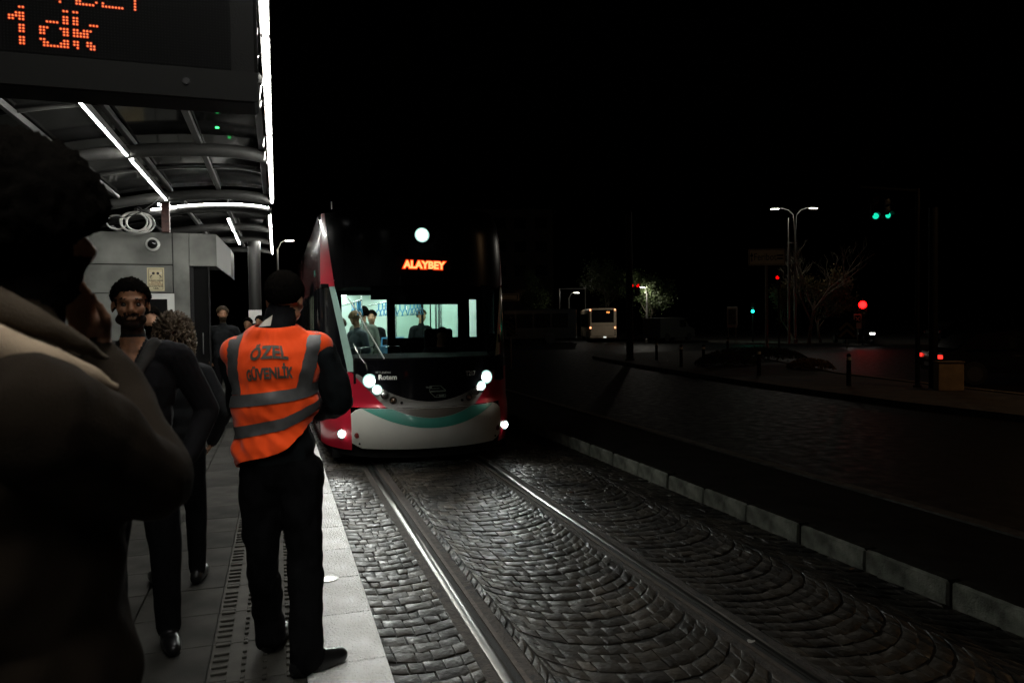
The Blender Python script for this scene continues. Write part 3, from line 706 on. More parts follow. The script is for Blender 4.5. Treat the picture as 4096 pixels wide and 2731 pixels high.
# ---- interior
m_in = mat('interior_white', (.55, .66, .60), .5); m_floor = mat('interior_floor', (.08, .09, .09), .6); m_lum = emat('ceiling_light', (.86, 1, .94), 20)
m_strap = mat('strap_blue', (.05, .28, .55), .4); m_pole = mat('grab_pole', (.6, .62, .6), .25, metal=.8)
q = MB(); q.box(-1.26, 1.26, 1.0, 7.1, .36, .38); q.build('cabin_floor', m_floor, tram)
q = MB(); q.box(-1.26, -1.24, 2.05, 7.1, .38, 2.5); q.box(1.24, 1.26, 2.05, 7.1, .38, 2.5); q.box(-1.24, 1.24, 7.08, 7.1, .38, 2.5); q.box(-1.26, 1.26, 2.05, 7.1, 2.5, 2.52); q.build('cabin_lining', m_in, tram)
for x in (-.55, .55):
    q = MB(); q.box(x - .09, x + .09, 2.3, 7.0, 2.465, 2.495); q.build('ceiling_light', m_lum, tram)
# partition behind the driver with two openings
PY = 1.98
q = MB()
for (x0, x1, z0, z1) in ((-1.26, 1.26, 2.29, 2.5), (-1.26, -.95, .38, 2.29), (-.28, -.16, .38, 2.29), (-.95, -.28, .38, 1.34), (-.16, 1.26, .38, 1.64), (.82, 1.0, 1.64, 2.29), (-.16, 1.0, 2.15, 2.29), (1.12, 1.26, 1.64, 2.29)): q.box(x0, x1, PY, PY + .04, z0, z1)
q.build('cab_partition', m_tmatt, tram)
q = MB(); q.box(-.16, .82, PY + .015, PY + .02, 1.64, 2.15); q.build('partition_glass', m_wglass, tram)
# dashboard and cab lining
q = MB(); q.prism([(.35, 1.1), (.35, 1.40), (.75, 1.46), (1.15, 1.40), (1.15, .9)], 'x', -.95, 1.05); q.build('dashboard', m_tmatt, tram)
q = MB(); q.box(-1.3, 1.3, .9, PY, 2.36, 2.4); q.build('cab_ceiling', m_tmatt, tram)
q = MB(); q.box(-1.25, 1.25, 1.2, PY, .382, .4); q.build('cab_floor', m_tmatt, tram)
q = MB(); q.bbox(.2, .62, 1.5, 1.6, .9, 1.78, .03); q.bbox(.16, .66, 1.15, 1.6, .82, .92, .03); q.build('driver_seat', m_tmatt, tram)
q = MB(); q.tube([(.9, .6, 1.44), (.97, .55, 1.6)], .012, 6); q.bbox(.9, 1.06, .52, .54, 1.58, 1.7, .01); q.build('cab_monitor', m_tmatt, tram)
for k, x in enumerate((-.45, -.75)):
    q = MB(); q.tube([(x - .1, .42, 1.44), (x - .1, .4, 1.56), (x + .1, .4, 1.57), (x + .13, .42, 1.45)], .006, 6); q.build('dash_rail', mat('bright_metal', (.75, .76, .72), .2, metal=1), tram, 60)
# sun blind
q = MB(); q.box(-.72, .9, .32, .335, 2.17, 2.36); q.build('sun_blind', m_tmatt, tram)
# poles, rails and straps in the saloon
for (x, y) in ((-.05, 3.1), (.62, 2.7), (.68, 2.76), (-.5, 3.5), (.9, 3.6), (.25, 4.6)):
    q = MB(); q.tube([(x, y, .38), (x, y, 2.48)], .018, 8); q.build('grab_pole', m_pole, tram, 50)
for x in (-.62, -.1, .3):
    q = MB(); q.tube([(x, 2.4, 2.23), (x, 6.8, 2.23)], .014, 8); q.build('grab_rail', m_pole, tram, 50)
sm = MB(); sm.box(-.012, .012, -.004, .004, -.13, 0); sm.tube([(-.022, 0, -.12), (-.062, 0, -.225), (.062, 0, -.225), (.022, 0, -.12)], .011, 6); smm = sm.mesh('hand_strap', m_strap, 50, True)
for i, (x, y) in enumerate([(-.62, 2.55), (-.62, 2.75), (-.62, 3.0), (-.62, 3.5), (-.62, 3.9), (-.1, 2.5), (-.1, 2.7), (-.1, 3.0), (-.1, 3.4), (-.1, 3.8), (-.1, 4.3), (.3, 2.4), (.3, 2.62), (.3, 2.9), (.3, 3.3), (.3, 3.8), (.3, 4.4)]):
    o = link('hand_strap', smm, tram, (x, y, 2.23)); o.rotation_euler = (rng.normal(0, .08), 0, rng.normal(.2, .5))
for (x, y) in ((-.95, 2.6), (-.95, 3.5), (.95, 4.2), (.95, 5.0), (-.95, 4.4), (.0, 2.9)):
    q = MB(); q.bbox(x - .22, x + .22, y, y + .42, .78, .84, .02); q.bbox(x - .22, x + .22, y + .4, y + .46, .84, 1.5, .02); so = q.build('passenger_seat', mat('seat_blue', (.03, .12, .2), .6), tram)
    q = MB(); q.tube([(x - .2, y + .43, 1.4), (x - .18, y + .43, 1.62), (x + .18, y + .43, 1.62), (x + .2, y + .43, 1.4)], .016, 6); q.build('seat_handle', m_strap, so, 50)
for (x0, x1, m_) in ((.62, .66, m_tmatt), (.78, .80, m_tmatt), (.95, .99, m_tmatt)):
    q = MB(); q.box(x0, x1, 4.0, 4.02, .4, 2.48); q.build('door_post', m_, tram)
# ================================================================== people
_ico = bmesh.new(); bmesh.ops.create_icosphere(_ico, subdivisions=2, radius=1)
ICO_V = np.array([v.co[:] for v in _ico.verts]); ICO_F = [tuple(v.index for v in f.verts) for f in _ico.faces]; _ico.free()
V3 = lambda *a: np.array(a, float)
class Fig:
    """a body as a union of tapered limbs and ellipsoids, fused into one surface"""
    def __init__(s): s.pr = []
    def cap(s, p0, r0, p1, r1, tg): s.pr.append(('c', V3(*p0), r0, V3(*p1), r1, tg)); return s
    def ell(s, c, r, tg, M=None): s.pr.append(('e', V3(*c), V3(*r), np.eye(3) if M is None else M, None, tg)); return s
    def chain(s, pts, rs, tg):
        for a, b, r, q in zip(pts[:-1], pts[1:], rs[:-1], rs[1:]): s.cap(a, r, b, q, tg)
        return s
    def raw(s, skip=()):
        q = MB()
        for k, a, b, c, d, tg in s.pr:
            if tg in skip: continue
            if k == 'e': q.add((ICO_V * b) @ c.T + a, ICO_F)
            else:
                q.add(ICO_V * b + a, ICO_F); q.add(ICO_V * d + c, ICO_F)
                if np.linalg.norm(c - a) > 1e-4: q.tube([a, c], [b * .995, d * .995], 14)
        return q.mesh('raw', [], None, True)
    def surface(s, voxel, smooth=4, skip=()):
        o = bpy.data.objects.new('tmp', s.raw(skip))
        m = o.modifiers.new('r', 'REMESH'); m.mode = 'VOXEL'; m.voxel_size = voxel; m.use_smooth_shade = True
        if smooth: k = o.modifiers.new('s', 'SMOOTH'); k.iterations = smooth; k.factor = .5
        return baked(o)
    def dist(s, P):
        D = []
        for k, a, b, c, d, tg in s.pr:
            if k == 'e':
                L = (P - a) @ c; D.append((np.linalg.norm(L / b, axis=1) - 1) * b.min())
            else:
                ab = c - a; L2 = max(1e-9, ab @ ab); t = np.clip((P - a) @ ab / L2, 0, 1)
                D.append(np.linalg.norm(P - a - t[:, None] * ab, axis=1) - (b + (d - b) * t))
        return np.array(D)
def head_frame(c, face, up=(0, 0, 1)):
    f = V3(*face); f /= np.linalg.norm(f); u = V3(*up); r = np.cross(f, u); r /= np.linalg.norm(r); u = np.cross(r, f)
    return V3(*c), np.stack([r, f, u], axis=1)
def add_head(fg, c, face, up=(0, 0, 1), k=1.0, skin='skin'):
    c, M = head_frame(c, face, up); T = lambda x, y, z: c + M @ (V3(x, y, z) * k)
    fg.ell(T(0, -.012, .032), V3(.077, .097, .088) * k, skin, M); fg.ell(T(0, .03, -.03), V3(.061, .062, .082) * k, skin, M)
    fg.ell(T(0, .05, -.088), V3(.036, .036, .026) * k, skin, M); fg.cap(T(-.045, .01, -.07), .025 * k, T(0, .05, -.09), .026 * k, skin); fg.cap(T(.045, .01, -.07), .025 * k, T(0, .05, -.09), .026 * k, skin)
    fg.cap(T(0, .088, .012), .009 * k, T(0, .106, -.028), .014 * k, skin); fg.cap(T(-.014, .094, -.033), .009 * k, T(.014, .094, -.033), .009 * k, skin)
    fg.cap(T(-.04, .076, .024), .011 * k, T(-.008, .085, .022), .011 * k, skin); fg.cap(T(.04, .076, .024), .011 * k, T(.008, .085, .022), .011 * k, skin)
    fg.cap(T(-.018, .086, -.062), .009 * k, T(.018, .086, -.062), .009 * k, skin)
    for s in (-1, 1):
        fg.ell(T(s * .037, .062, -.022), V3(.026, .026, .024) * k, skin, M); fg.ell(T(s * .077, -.012, -.012), V3(.009, .017, .03) * k, skin, M)
    return c, M, T
def add_hand(fg, w, d, n, curl=.5, k=1.0, tg='skin', side=1):
    """wrist point, direction of the fingers, palm normal"""
    w = V3(*w); d = V3(*d); d /= np.linalg.norm(d); n = V3(*n); n -= d * (n @ d); n /= np.linalg.norm(n); x = np.cross(d, n) * side
    fg.ell(w + d * .05 * k, V3(.042, .052, .017) * k, tg, np.stack([x, d, n], axis=1))
    for i, (o, L) in enumerate(((-.033, .068), (-.011, .08), (.011, .075), (.032, .058))):
        p = w + d * .088 * k + x * o * k; a = 0.0; pts = [p]
        for q in (.45, .32, .23):
            a += curl * (.6 + .25 * i / 3); v = d * math.cos(a) + n * math.sin(a); pts.append(pts[-1] + v * L * q * k)
        fg.chain(pts, [.0095 * k, .009 * k, .008 * k, .007 * k], tg)
    p = w + d * .03 * k - x * .035 * k
    v1 = d * .6 - x * .65 + n * .35; v1 /= np.linalg.norm(v1); v2 = d * .85 - x * .2 + n * .45; v2 /= np.linalg.norm(v2)
    fg.chain([p, p + v1 * .045 * k, p + v1 * .045 * k + v2 * .05 * k], [.013 * k, .011 * k, .008 * k], tg)
def shoe(fg, ankle, toe_dir, tg='shoe', k=1.0, z0=0.0):
    a = V3(*ankle); t = V3(*toe_dir); t[2] = 0; t /= np.linalg.norm(t)
    heel = V3(a[0], a[1], z0 + .042) - t * .045; ball = V3(a[0], a[1], z0 + .038) + t * .10; toe = V3(a[0], a[1], z0 + .034) + t * .165
    fg.chain([heel, ball, toe], [.04 * k, .044 * k, .034 * k], tg); fg.cap(a, .05 * k, V3(a[0], a[1], z0 + .06) + t * .03, .045 * k, tg)
def finish(fg, nm, par, mats, voxel, smooth=4, paint=None, disp=0.0, dscale=9.0):
    """mats: tag -> material; paint(P, tags) may retag faces by place"""
    me = fg.surface(voxel, smooth); n = len(me.polygons); P = np.empty(n * 3); me.polygons.foreach_get('center', P); P = P.reshape(-1, 3)
    tags = [p[5] for p in fg.pr]; idx = fg.dist(P).argmin(axis=0); tg = np.array([tags[i] for i in idx], dtype=object)
    if paint: tg = paint(P, tg)
    names = list(mats); 
    for k in names: me.materials.append(mats[k])
    me.polygons.foreach_set('material_index', [names.index(t) for t in tg]); me.polygons.foreach_set('use_smooth', [True] * n)
    if disp:
        cloth = set()
        for p_, t in zip(me.polygons, tg):
            if t not in ('skin', 'beard', 'hair', 'shoe'): cloth.update(p_.vertices)
        nv = len(me.vertices); co = np.empty(nv * 3); me.vertices.foreach_get('co', co); co = co.reshape(-1, 3)
        nr = np.empty(nv * 3); me.vertex_normals.foreach_get('vector', nr); nr = nr.reshape(-1, 3); d2 = dscale * 2.2; d3 = dscale * 1.4
        for i in cloth:
            c = co[i]; w = noise.noise((c[0] * dscale, c[1] * dscale, c[2] * dscale * .55)) + .5 * noise.noise((c[0] * d2, c[1] * d2, c[2] * d3))
            co[i] = c + nr[i] * disp * w
        me.vertices.foreach_set('co', co.ravel())
    me.update(); return link(nm, me, par)
def hair_cap(T, M, par, m, k=1.0, front=.045, low=-.04, grow=.012, nz=.006, freq=60, nm='hair', ex=(0, 0, 0)):
    bm = bmesh.new(); bmesh.ops.create_icosphere(bm, subdivisions=5, radius=1); Mm = Matrix(M.tolist())
    c0 = Vector(T(0 + ex[0], -.012 + ex[1], .032 + ex[2])); rad = Vector((.077 + grow, .097 + grow, .088 + grow)) * k
    dele = []
    for v in bm.verts:
        u = v.co.copy(); l = Vector((u.x * rad.x, u.y * rad.y, u.z * rad.z)) / k
        hl = front + .012 - 8 * l.x * l.x + .004 * math.sin(l.x * 170) if l.y > .03 else low + (l.y + .1) * .35 if l.y > -.07 else low - .025
        if l.z + .032 < hl: dele.append(v)
        tt = max(0.0, min(1.0, (l.z + .032 - hl) / .035)); w = 1 - (grow / (.088 + grow)) * .9 * (1 - tt) + tt * nz / .09 * (noise.noise(u * freq * .2) + noise.noise(u * freq))
        v.co = c0 + Mm @ Vector((u.x * rad.x * w, u.y * rad.y * w, u.z * rad.z * w))
    bmesh.ops.delete(bm, geom=dele, context='VERTS'); me = bpy.data.meshes.new(nm); bm.to_mesh(me); bm.free()
    me.materials.append(m); me.polygons.foreach_set('use_smooth', [True] * len(me.polygons)); return link(nm, me, par)
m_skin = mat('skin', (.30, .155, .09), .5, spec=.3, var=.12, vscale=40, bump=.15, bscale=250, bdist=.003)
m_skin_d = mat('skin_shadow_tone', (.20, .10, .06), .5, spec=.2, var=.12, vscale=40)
m_hair = mat('hair_black', (.004, .0035, .003), .7, spec=.0, bump=1, bscale=300, bdist=.006)
m_hairb = mat('hair_brown', (.05, .035, .022), .5, spec=.12, bump=1, bscale=260, bdist=.006)
m_hairbl = mat('hair_light_brown', (.16, .10, .055), .5, spec=.12, bump=1, bscale=260, bdist=.006)
m_blk = mat('cloth_black', (.007, .007, .008), .9, spec=.08, var=.3, vscale=20, bump=.35, bscale=300, bdist=.003)
m_blk2 = mat('cloth_near_black', (.011, .012, .013), .85, spec=.1, var=.3, vscale=20, bump=.35, bscale=300, bdist=.003)
m_trs = mat('trousers_black', (.004, .004, .0045), .9, spec=.05, var=.2, vscale=30)
m_shoe = mat('shoe_leather', (.006, .006, .006), .3, spec=.3, var=.2, vscale=30)
m_eye = mat('eye_dark', (.02, .015, .012), .1)
m_grey = mat('shirt_grey', (.03, .029, .027), .85, spec=.1, var=.25, vscale=25, bump=.3, bscale=300, bdist=.003)
m_brown = mat('jacket_brown', (.013, .0095, .0065), .95, spec=.05, var=.3, vscale=6, bump=.5, bscale=260, bdist=.003)
m_hood = mat('hood_beige', (.26, .2, .14), .95, spec=.05, var=.2, vscale=8, bump=.6, bscale=300, bdist=.003)
PZ = .281

def standing(fg, H=1.78, stance=.11, lean=(0, 0), jacket='jacket', trs='trousers', bulk=1.0, arms='down', step=0.0, jl=.48):
    """generic standing body in local coordinates, facing +Y, feet at z = 0; returns the neck top"""
    k = H / 1.78
    hip = V3(0, 0, .93 * k); ch = V3(lean[0] * .7, lean[1] * .7, 1.28 * k); nk = V3(lean[0], lean[1], 1.50 * k)
    fg.ell(hip, V3(.165, .115, .13) * k * bulk, trs); fg.ell(hip + V3(0, 0, .1) * k, V3(.165, .118, .14) * k * bulk, jacket)
    fg.ell((hip + ch) / 2 + V3(0, 0, .03) * k, V3(.165, .118, .2) * k * bulk, jacket); fg.ell(ch, V3(.185, .128, .19) * k * bulk, jacket)
    fg.cap(nk - V3(.15, 0, .075) * k, .07 * k * bulk, nk - V3(-.15, 0, .075) * k, .07 * k * bulk, jacket); fg.cap(nk - V3(0, 0, .06) * k, .075 * k, nk + V3(0, .005, .0), .062 * k, jacket)
    fg.cap(nk - V3(0, 0, .03), .055 * k, nk + V3(0, .015, .09) * k, .05 * k, 'skin')
    for s in (-1, 1):
        h0 = V3(s * .085 * k, 0, .9 * k); kn = V3(s * stance * 1.02, .02 + s * step * .5, .48 * k); an = V3(s * stance, -.02 + s * step, .09)
        fg.chain([h0, kn, an], [.098 * k * bulk, .072 * k, .058 * k], trs); shoe(fg, an, (s * .3, 1, 0))
        sh = nk + V3(s * .185, 0, -.085) * k * V3(bulk, 1, 1)
        if arms == 'down':
            el = sh + V3(s * .06, -.03, -.29) * k; wr = el + V3(-s * .02, .09, -.24) * k
        elif arms == 'front':
            el = sh + V3(s * .09, -.01, -.27) * k; wr = el + V3(-s * .17, .2, .02) * k
        elif arms == 'pocket':
            el = sh + V3(s * .12, -.06, -.27) * k; wr = el + V3(-s * .07, .13, -.2) * k
        fg.chain([sh, el, wr], [.066 * k * bulk, .056 * k * bulk, .046 * k], jacket)
        add_hand(fg, wr, wr - el, V3(-s, .2, 0), .5, k, 'skin', s)
    return nk
def place(fg_root, loc, rz): fg_root.location = loc; fg_root.rotation_euler = (0, 0, rz)

# ---------------- the guard in the orange vest
gd = thing('person', 'man in an orange vest lettered in grey, seen from behind on the platform edge', 'person', (.0, 3.56, PZ), R(-8))
fg = Fig()
hipc = V3(.0, .0, .95); 
fg.ell((0, 0, .93), (.165, .12, .14), 'trousers'); 
TOR = Fig()
for f_ in (fg, TOR):
    f_.ell((-.005, 0, 1.03), (.172, .13, .16), 'jacket'); f_.ell((-.015, .0, 1.22), (.182, .135, .22), 'jacket'); f_.ell((-.01, .005, 1.38), (.198, .14, .17), 'jacket')
    e_ = .012 if f_ is TOR else 0
    f_.cap((-.165, .01, 1.462), .060 + e_, (.155, .01, 1.478), .062 + e_, 'jacket'); f_.ell((-.01, .02, 1.52), (.118 + e_, .082 + e_, .07 + e_), 'jacket')
fg.cap((-.005, .02, 1.50), .078, (.010, .035, 1.625), .066, 'collar'); fg.cap((0, .04, 1.625), .052, (.01, .05, 1.64), .05, 'skin')
hc, hM, hT = add_head(fg, (.03, .065, 1.70), (.25, 1, -.18), (.03, .15, 1), 1.03)
# legs: left (far) leg bent, right leg nearer
fg.chain([(-.08, 0, .9), (-.095, .03, .5), (-.09, .19, .13)], [.105, .075, .066], 'trousers'); fg.chain([(.085, 0, .9), (.105, .0, .5), (.11, -.10, .12)], [.108, .084, .072], 'trousers')
fg.cap((-.09, .17, .17), .070, (-.09, .18, .075), .076, 'trousers'); fg.cap((.11, -.08, .19), .075, (.11, -.09, .07), .08, 'trousers')
shoe(fg, (-.085, .20, .085), (.25, 1, 0), k=1.05); shoe(fg, (.115, -.10, .085), (1, .62, 0), k=1.08)
# arms: right elbow out and forward, left folded in front
fg.chain([(.195, .01, 1.45), (.27, .05, 1.22), (.17, .27, 1.15)], [.074, .068, .052], 'jacket'); add_hand(fg, (.17, .27, 1.15), (-1, .5, 0), (0, .3, -1), .7, 1, 'skin', 1)
fg.chain([(-.21, .06, 1.43), (-.20, .16, 1.18), (-.05, .29, 1.10)], [.060, .055, .048], 'jacket'); add_hand(fg, (-.05, .29, 1.10), (1, .3, 0), (0, .3, -1), .7, 1, 'skin', -1)
m_vest = mat('vest_orange', (.95, .075, .006), .75, spec=.15, var=.10, vscale=5, bump=.35, bscale=350, bdist=.002, sheen=.2)
m_tape = mat('reflective_tape', (.06, .06, .06), .5, var=.2, vscale=30, spec=.7)
m_jk = mat('guard_jacket', (.006, .008, .009), .75, spec=.1, var=.2, vscale=20, bump=.3, bscale=200, bdist=.003)
finish(fg, 'body', gd, {'skin': m_skin, 'jacket': m_jk, 'trousers': m_trs, 'shoe': m_shoe, 'collar': m_blk}, .009, 3, disp=.015, dscale=12)
hair_cap(hT, hM, gd, m_hair, 1.03, .05, -.06, .009, .005, 110)
# vest shell: the torso surface swept at each height, with its own hem
tme = TOR.surface(.012, 6); bm = bmesh.new(); bm.from_mesh(tme); bvh = BVHTree.FromBMesh(bm); bm.free()
def torso_hit(a, z, off):
    c = Vector((-.018, .005, z)); d = Vector((math.sin(a), -math.cos(a), 0))          # a = 0 is the middle of the back, + to his right
    h = bvh.ray_cast(c + d * .6, -d)
    p = h[0] if h[0] else c + d * .05
    w = .010 * noise.noise(Vector((a * 2.2, z * 7, 3))) + .016 * max(0, min(1, (1.42 - z) * 4)) * noise.noise(Vector((a * 1.1 - z * 3, z * 19 + a * 2.5, 5))) + .008 * noise.noise(Vector((a * 1.3 + z * 5, z * 11, 8))) * max(0, min(1, (1.33 - z) * 5)) + .003 * noise.noise(Vector((a * 6, z * 16, 1)))
    flare = .02 * max(0, 1.15 - z) / .14
    return p + d * (off + w + flare)
def hem(a):
    t = (a + math.pi) / (2 * math.pi)
    return .945 + .03 * math.cos(a * 2 + 1) + .27 / (1 + math.exp(-(a - .62) * 2.6)) * (1 if a < 2.6 else max(0, (math.pi - a) / .54))
AA = np.linspace(-math.pi, math.pi, 181)
TOPZ = lambda a: 1.578 - .012 * math.cos(a) 
def vest_rows(off): return [[torso_hit(a, hem(a) + (TOPZ(a) - hem(a)) * k / 80, off) for a in AA] for k in range(81)]
q = MB(); r1 = vest_rows(.022); r0 = vest_rows(.015); q.grid(r1); q.grid(r0[::-1]); q.grid([r0[0], r1[0]]); q.grid([r1[-1], r0[-1]])
vest = q.build('vest', m_vest, gd, 60, fix=False)
def band(a0, a1, z0, z1, nm='reflective_band', n=40, dz=lambda a: 0):
    q = MB(); A = np.linspace(a0, a1, n); Z = np.linspace(0, 1, 5)
    q.grid([[torso_hit(a, z0 + (z1 - z0) * t + dz(a), .0275) for a in A] for t in Z]); q.build(nm, m_tape, vest, 60, fix=False)
tilt = lambda a: .016 * a + .02 * max(0, a - .6)
band(-2.9, 2.9, 1.232, 1.286, dz=tilt); 
band(-2.9, 2.9, 1.105, 1.158, dz=lambda a: .028 * a + .05 * max(0, a - .4))
for x0, x1 in ((-.198, -.145), (.132, .19)):                                   # shoulder straps
    q = MB(); rows = []
    for z in np.linspace(1.272, 1.545, 20):
        k = (z - 1.272) / .273; sh = (-.012 * math.sin(3.1 * k) if x0 < 0 else -.045 * (1 - k) ** 1.5 + .012 * k)
        def at_x(X):
            best = min(np.linspace(0, 1.5, 60), key=lambda a: abs(abs(torso_hit(math.copysign(a, X), z, .028).x) - abs(X))); return torso_hit(math.copysign(best, X), z, .028)
        rows.append([at_x(x + sh) for x in np.linspace(x0, x1, 5)])
    q.grid(rows); q.build('reflective_strap', m_tape, vest, 60, fix=False)
m_vl = mat('vest_lettering', (.06, .055, .04), .7)
def vest_text(tx, cx, cz, size, sx, rot, arch=0.0, bold=.003):
    me = text_mesh(tx, size, m_vl, sx=sx, bold=bold)
    bm = bmesh.new(); bm.from_mesh(me)
    for ax_, n_ in (((1, 0, 0), 26), ((0, 1, 0), 10)):
        for k in range(-n_, n_ + 1): bmesh.ops.bisect_plane(bm, geom=bm.verts[:] + bm.edges[:] + bm.faces[:], plane_co=[c * k * .007 for c in ax_], plane_no=ax_)
    bm.to_mesh(me); bm.free()
    for v in me.vertices:
        x, y = v.co.x, v.co.y; X = cx + x * math.cos(rot) - y * math.sin(rot); Z = cz + x * math.sin(rot) + y * math.cos(rot) - arch * x * x
        a = math.atan2(X + .018, .15); v.co = torso_hit(a, Z, .028)
    me.update(); link('vest_lettering', me, vest)
vest_text('ÖZEL', -.022, 1.458, .076, .95, R(2), 1.2); vest_text('GÜVENLİK', -.022, 1.366, .066, .66, R(3), .5)
q = MB(); q.add([(-.075, -.055, 1.572), (-.02, -.062, 1.577), (-.015, -.03, 1.625), (-.05, -.035, 1.60)], [(0, 1, 2, 3)]); q.add([(-.075, -.052, 1.572), (-.02, -.059, 1.577), (-.015, -.027, 1.625), (-.05, -.032, 1.60)], [(3, 2, 1, 0)])
q.build('vest_label', mat('label_white', (.45, .42, .36), .7), vest, fix=False)

# ---------------- man in front with the hood (close to the camera)
fm = thing('person', 'man in a beige hooded brown jacket with a hand raised to his face', 'person', (-.38, 1.34, PZ))
fg = Fig(); bx = V3(.45, -.89, 0); by = V3(.89, .45, 0); BM = np.stack([bx, by, V3(0, 0, 1)], axis=1)      # his right, his front
B = lambda x, y, z: tuple(bx * x + by * y + V3(0, 0, z))
fg.ell((0, 0, .93), (.17, .13, .14), 'trousers', BM); fg.ell(B(0, 0, 1.05), (.19, .15, .2), 'jacket', BM); fg.ell(B(0, -.01, 1.22), (.2, .155, .2), 'jacket', BM); fg.ell(B(0, -.02, 1.36), (.205, .145, .16), 'jacket', BM)
fg.cap(B(-.18, -.02, 1.45), .082, B(.18, -.02, 1.46), .088, 'jacket'); fg.cap(B(0, -.02, 1.48), .085, B(0, .0, 1.56), .07, 'jacket'); fg.cap((0, .02, 1.5), .055, (0, .035, 1.66), .052, 'skin')
hc, hM, hT = add_head(fg, (.0, .044, 1.735), (.55, .85, -.1), (0, .05, 1), 1.03)
for s in (-1, 1):
    fg.chain([B(s * .09, 0, .9), B(s * .12, .02, .48), B(s * .12, -.02, .09)], [.105, .08, .065], 'trousers'); shoe(fg, B(s * .12, -.02, .09), by)
fg.chain([B(.215, -.02, 1.455), (.18, -.03, 1.33), (.12, .11, 1.44), (.07, .175, 1.52)], [.088, .072, .052, .042], 'jacket')
add_hand(fg, (.065, .18, 1.53), (-.30, -.05, 1), (-.6, -.8, .1), .28, 1.0, 'skin', -1)
fg.chain([B(-.215, -.02, 1.44), B(-.27, -.02, 1.15), B(-.21, .09, .95)], [.082, .072, .055], 'jacket'); add_hand(fg, B(-.21, .09, .95), B(.3, .3, -1), B(.5, -.8, 0), .5, 1, 'skin', 1)
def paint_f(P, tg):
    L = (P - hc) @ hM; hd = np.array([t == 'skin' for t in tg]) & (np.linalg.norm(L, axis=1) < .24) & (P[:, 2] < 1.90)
    tg[hd & ((L[:, 2] < -.035) | (L[:, 1] < .03)) & (L[:, 1] < .085) & (L[:, 2] > -.3) & (np.linalg.norm(P[:, :2] - V3(.065, .18), axis=1) > .075)] = 'hair'  # hair colour on lower face and neck also paints the black shade there
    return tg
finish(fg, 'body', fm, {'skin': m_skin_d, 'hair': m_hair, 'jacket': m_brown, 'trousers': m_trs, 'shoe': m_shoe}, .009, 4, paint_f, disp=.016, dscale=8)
hair_cap(hT, hM, fm, m_hair, 1.06, .03, -.085, .028, .010, 75)
def roll(pts, rs, nm, m):
    f2 = Fig(); f2.chain(pts, rs, 'h'); return finish(f2, nm, fm, {'h': m}, .010, 5, disp=.006, dscale=10)
def ringpts(rx, ry, cy, z, dz, a0, a1, n=13): return [B(rx * math.sin(a), cy - ry * math.cos(a), z + dz * math.cos(a)) for a in np.linspace(a0, a1, n)]
roll(ringpts(.112, .122, .0, 1.585, .07, -2.5, 2.5), [.008 + .026 * math.sin(math.pi * t / 12) for t in range(13)], 'hood', mat('hood_brown', (.05, .039, .028), .95, spec=.05, var=.2, vscale=8, bump=.6, bscale=300, bdist=.003))
roll(ringpts(.15, .165, -.01, 1.53, .07, -2.3, 2.3), [.010 + .042 * math.sin(math.pi * t / 12) for t in range(13)], 'hood', m_hood)

# ---------------- bearded man facing the camera
bmn = thing('person', 'bearded man in an open dark jacket over a grey shirt facing the camera', 'person', (-.665, 3.98, PZ), R(178))
fg = Fig(); nk = standing(fg, 1.80, .12, (0, .01), bulk=1.06, arms='pocket')
hc, hM, hT = add_head(fg, (0, .045, 1.685), (-.22, 1, -.03), (0, 0, 1), 1.0)
fg.cap((-.10, .05, 1.50), .03, (-.035, .125, 1.36), .028, 'shirt'); fg.cap((.10, .05, 1.50), .03, (.035, .125, 1.36), .028, 'shirt'); fg.ell((0, .075, 1.22), (.09, .075, .2), 'shirt')
def paint_b(P, tg):
    L = (P - hc) @ hM; hd = np.array([t == 'skin' for t in tg]) & (np.linalg.norm(L, axis=1) < .16)
    nz_ = np.array([noise.noise((p[0] * 120, p[1] * 120, p[2] * 120)) for p in P]) * .009; z = L[:, 2] + nz_; ax = np.abs(L[:, 0] + nz_ * .5); y = L[:, 1]
    tg[hd & (z < -.055 + .55 * np.maximum(0, ax - .038)) & (y > -.02) & ~((ax < .02) & (np.abs(L[:, 2] + .064) < .007) & (y > .07))] = 'beard'
    tg[hd & (ax > .058) & (ax < .074) & (z < .03) & (y > .01) & (y < .05)] = 'beard'
    tg[hd & (z > -.058) & (z < -.040) & (ax < .032) & (y > .07) & (y < .104)] = 'beard'
    tg[hd & (z > .022) & (z < .031) & (ax > .014) & (ax < .05) & (y > .06)] = 'hair'
    tg[hd & (z > .064) & (y > 0)] = 'hair'; tg[hd & (y < .0) & (z > -.03) & (ax < .078)] = 'hair'
    v = (np.abs(P[:, 0]) < .05 - (1.50 - P[:, 2]) * .35) & (P[:, 1] > .03) & (P[:, 2] > 1.34) & (P[:, 2] < 1.53); tg[v] = 'skin'
    return tg
finish(fg, 'body', bmn, {'skin': mat('skin_tan', (.17, .078, .04), .55, spec=.2, var=.3, vscale=25, bump=.2, bscale=250, bdist=.003), 'beard': mat('beard', (.018, .011, .008), .8, spec=.05, var=.4, vscale=90), 'hair': m_hair, 'shirt': m_grey, 'jacket': m_blk, 'trousers': m_trs, 'shoe': m_shoe}, .0065, 3, paint_b, disp=.005)
hair_cap(hT, hM, bmn, m_hair, 1.0, .066, -.03, .012, .008, 90)
for s in (-1, 1):
    q = MB(); q.add(ICO_V * .0125 + hT(s * .031, .074, .0), ICO_F); q.build('eye', m_eye, bmn, 180)

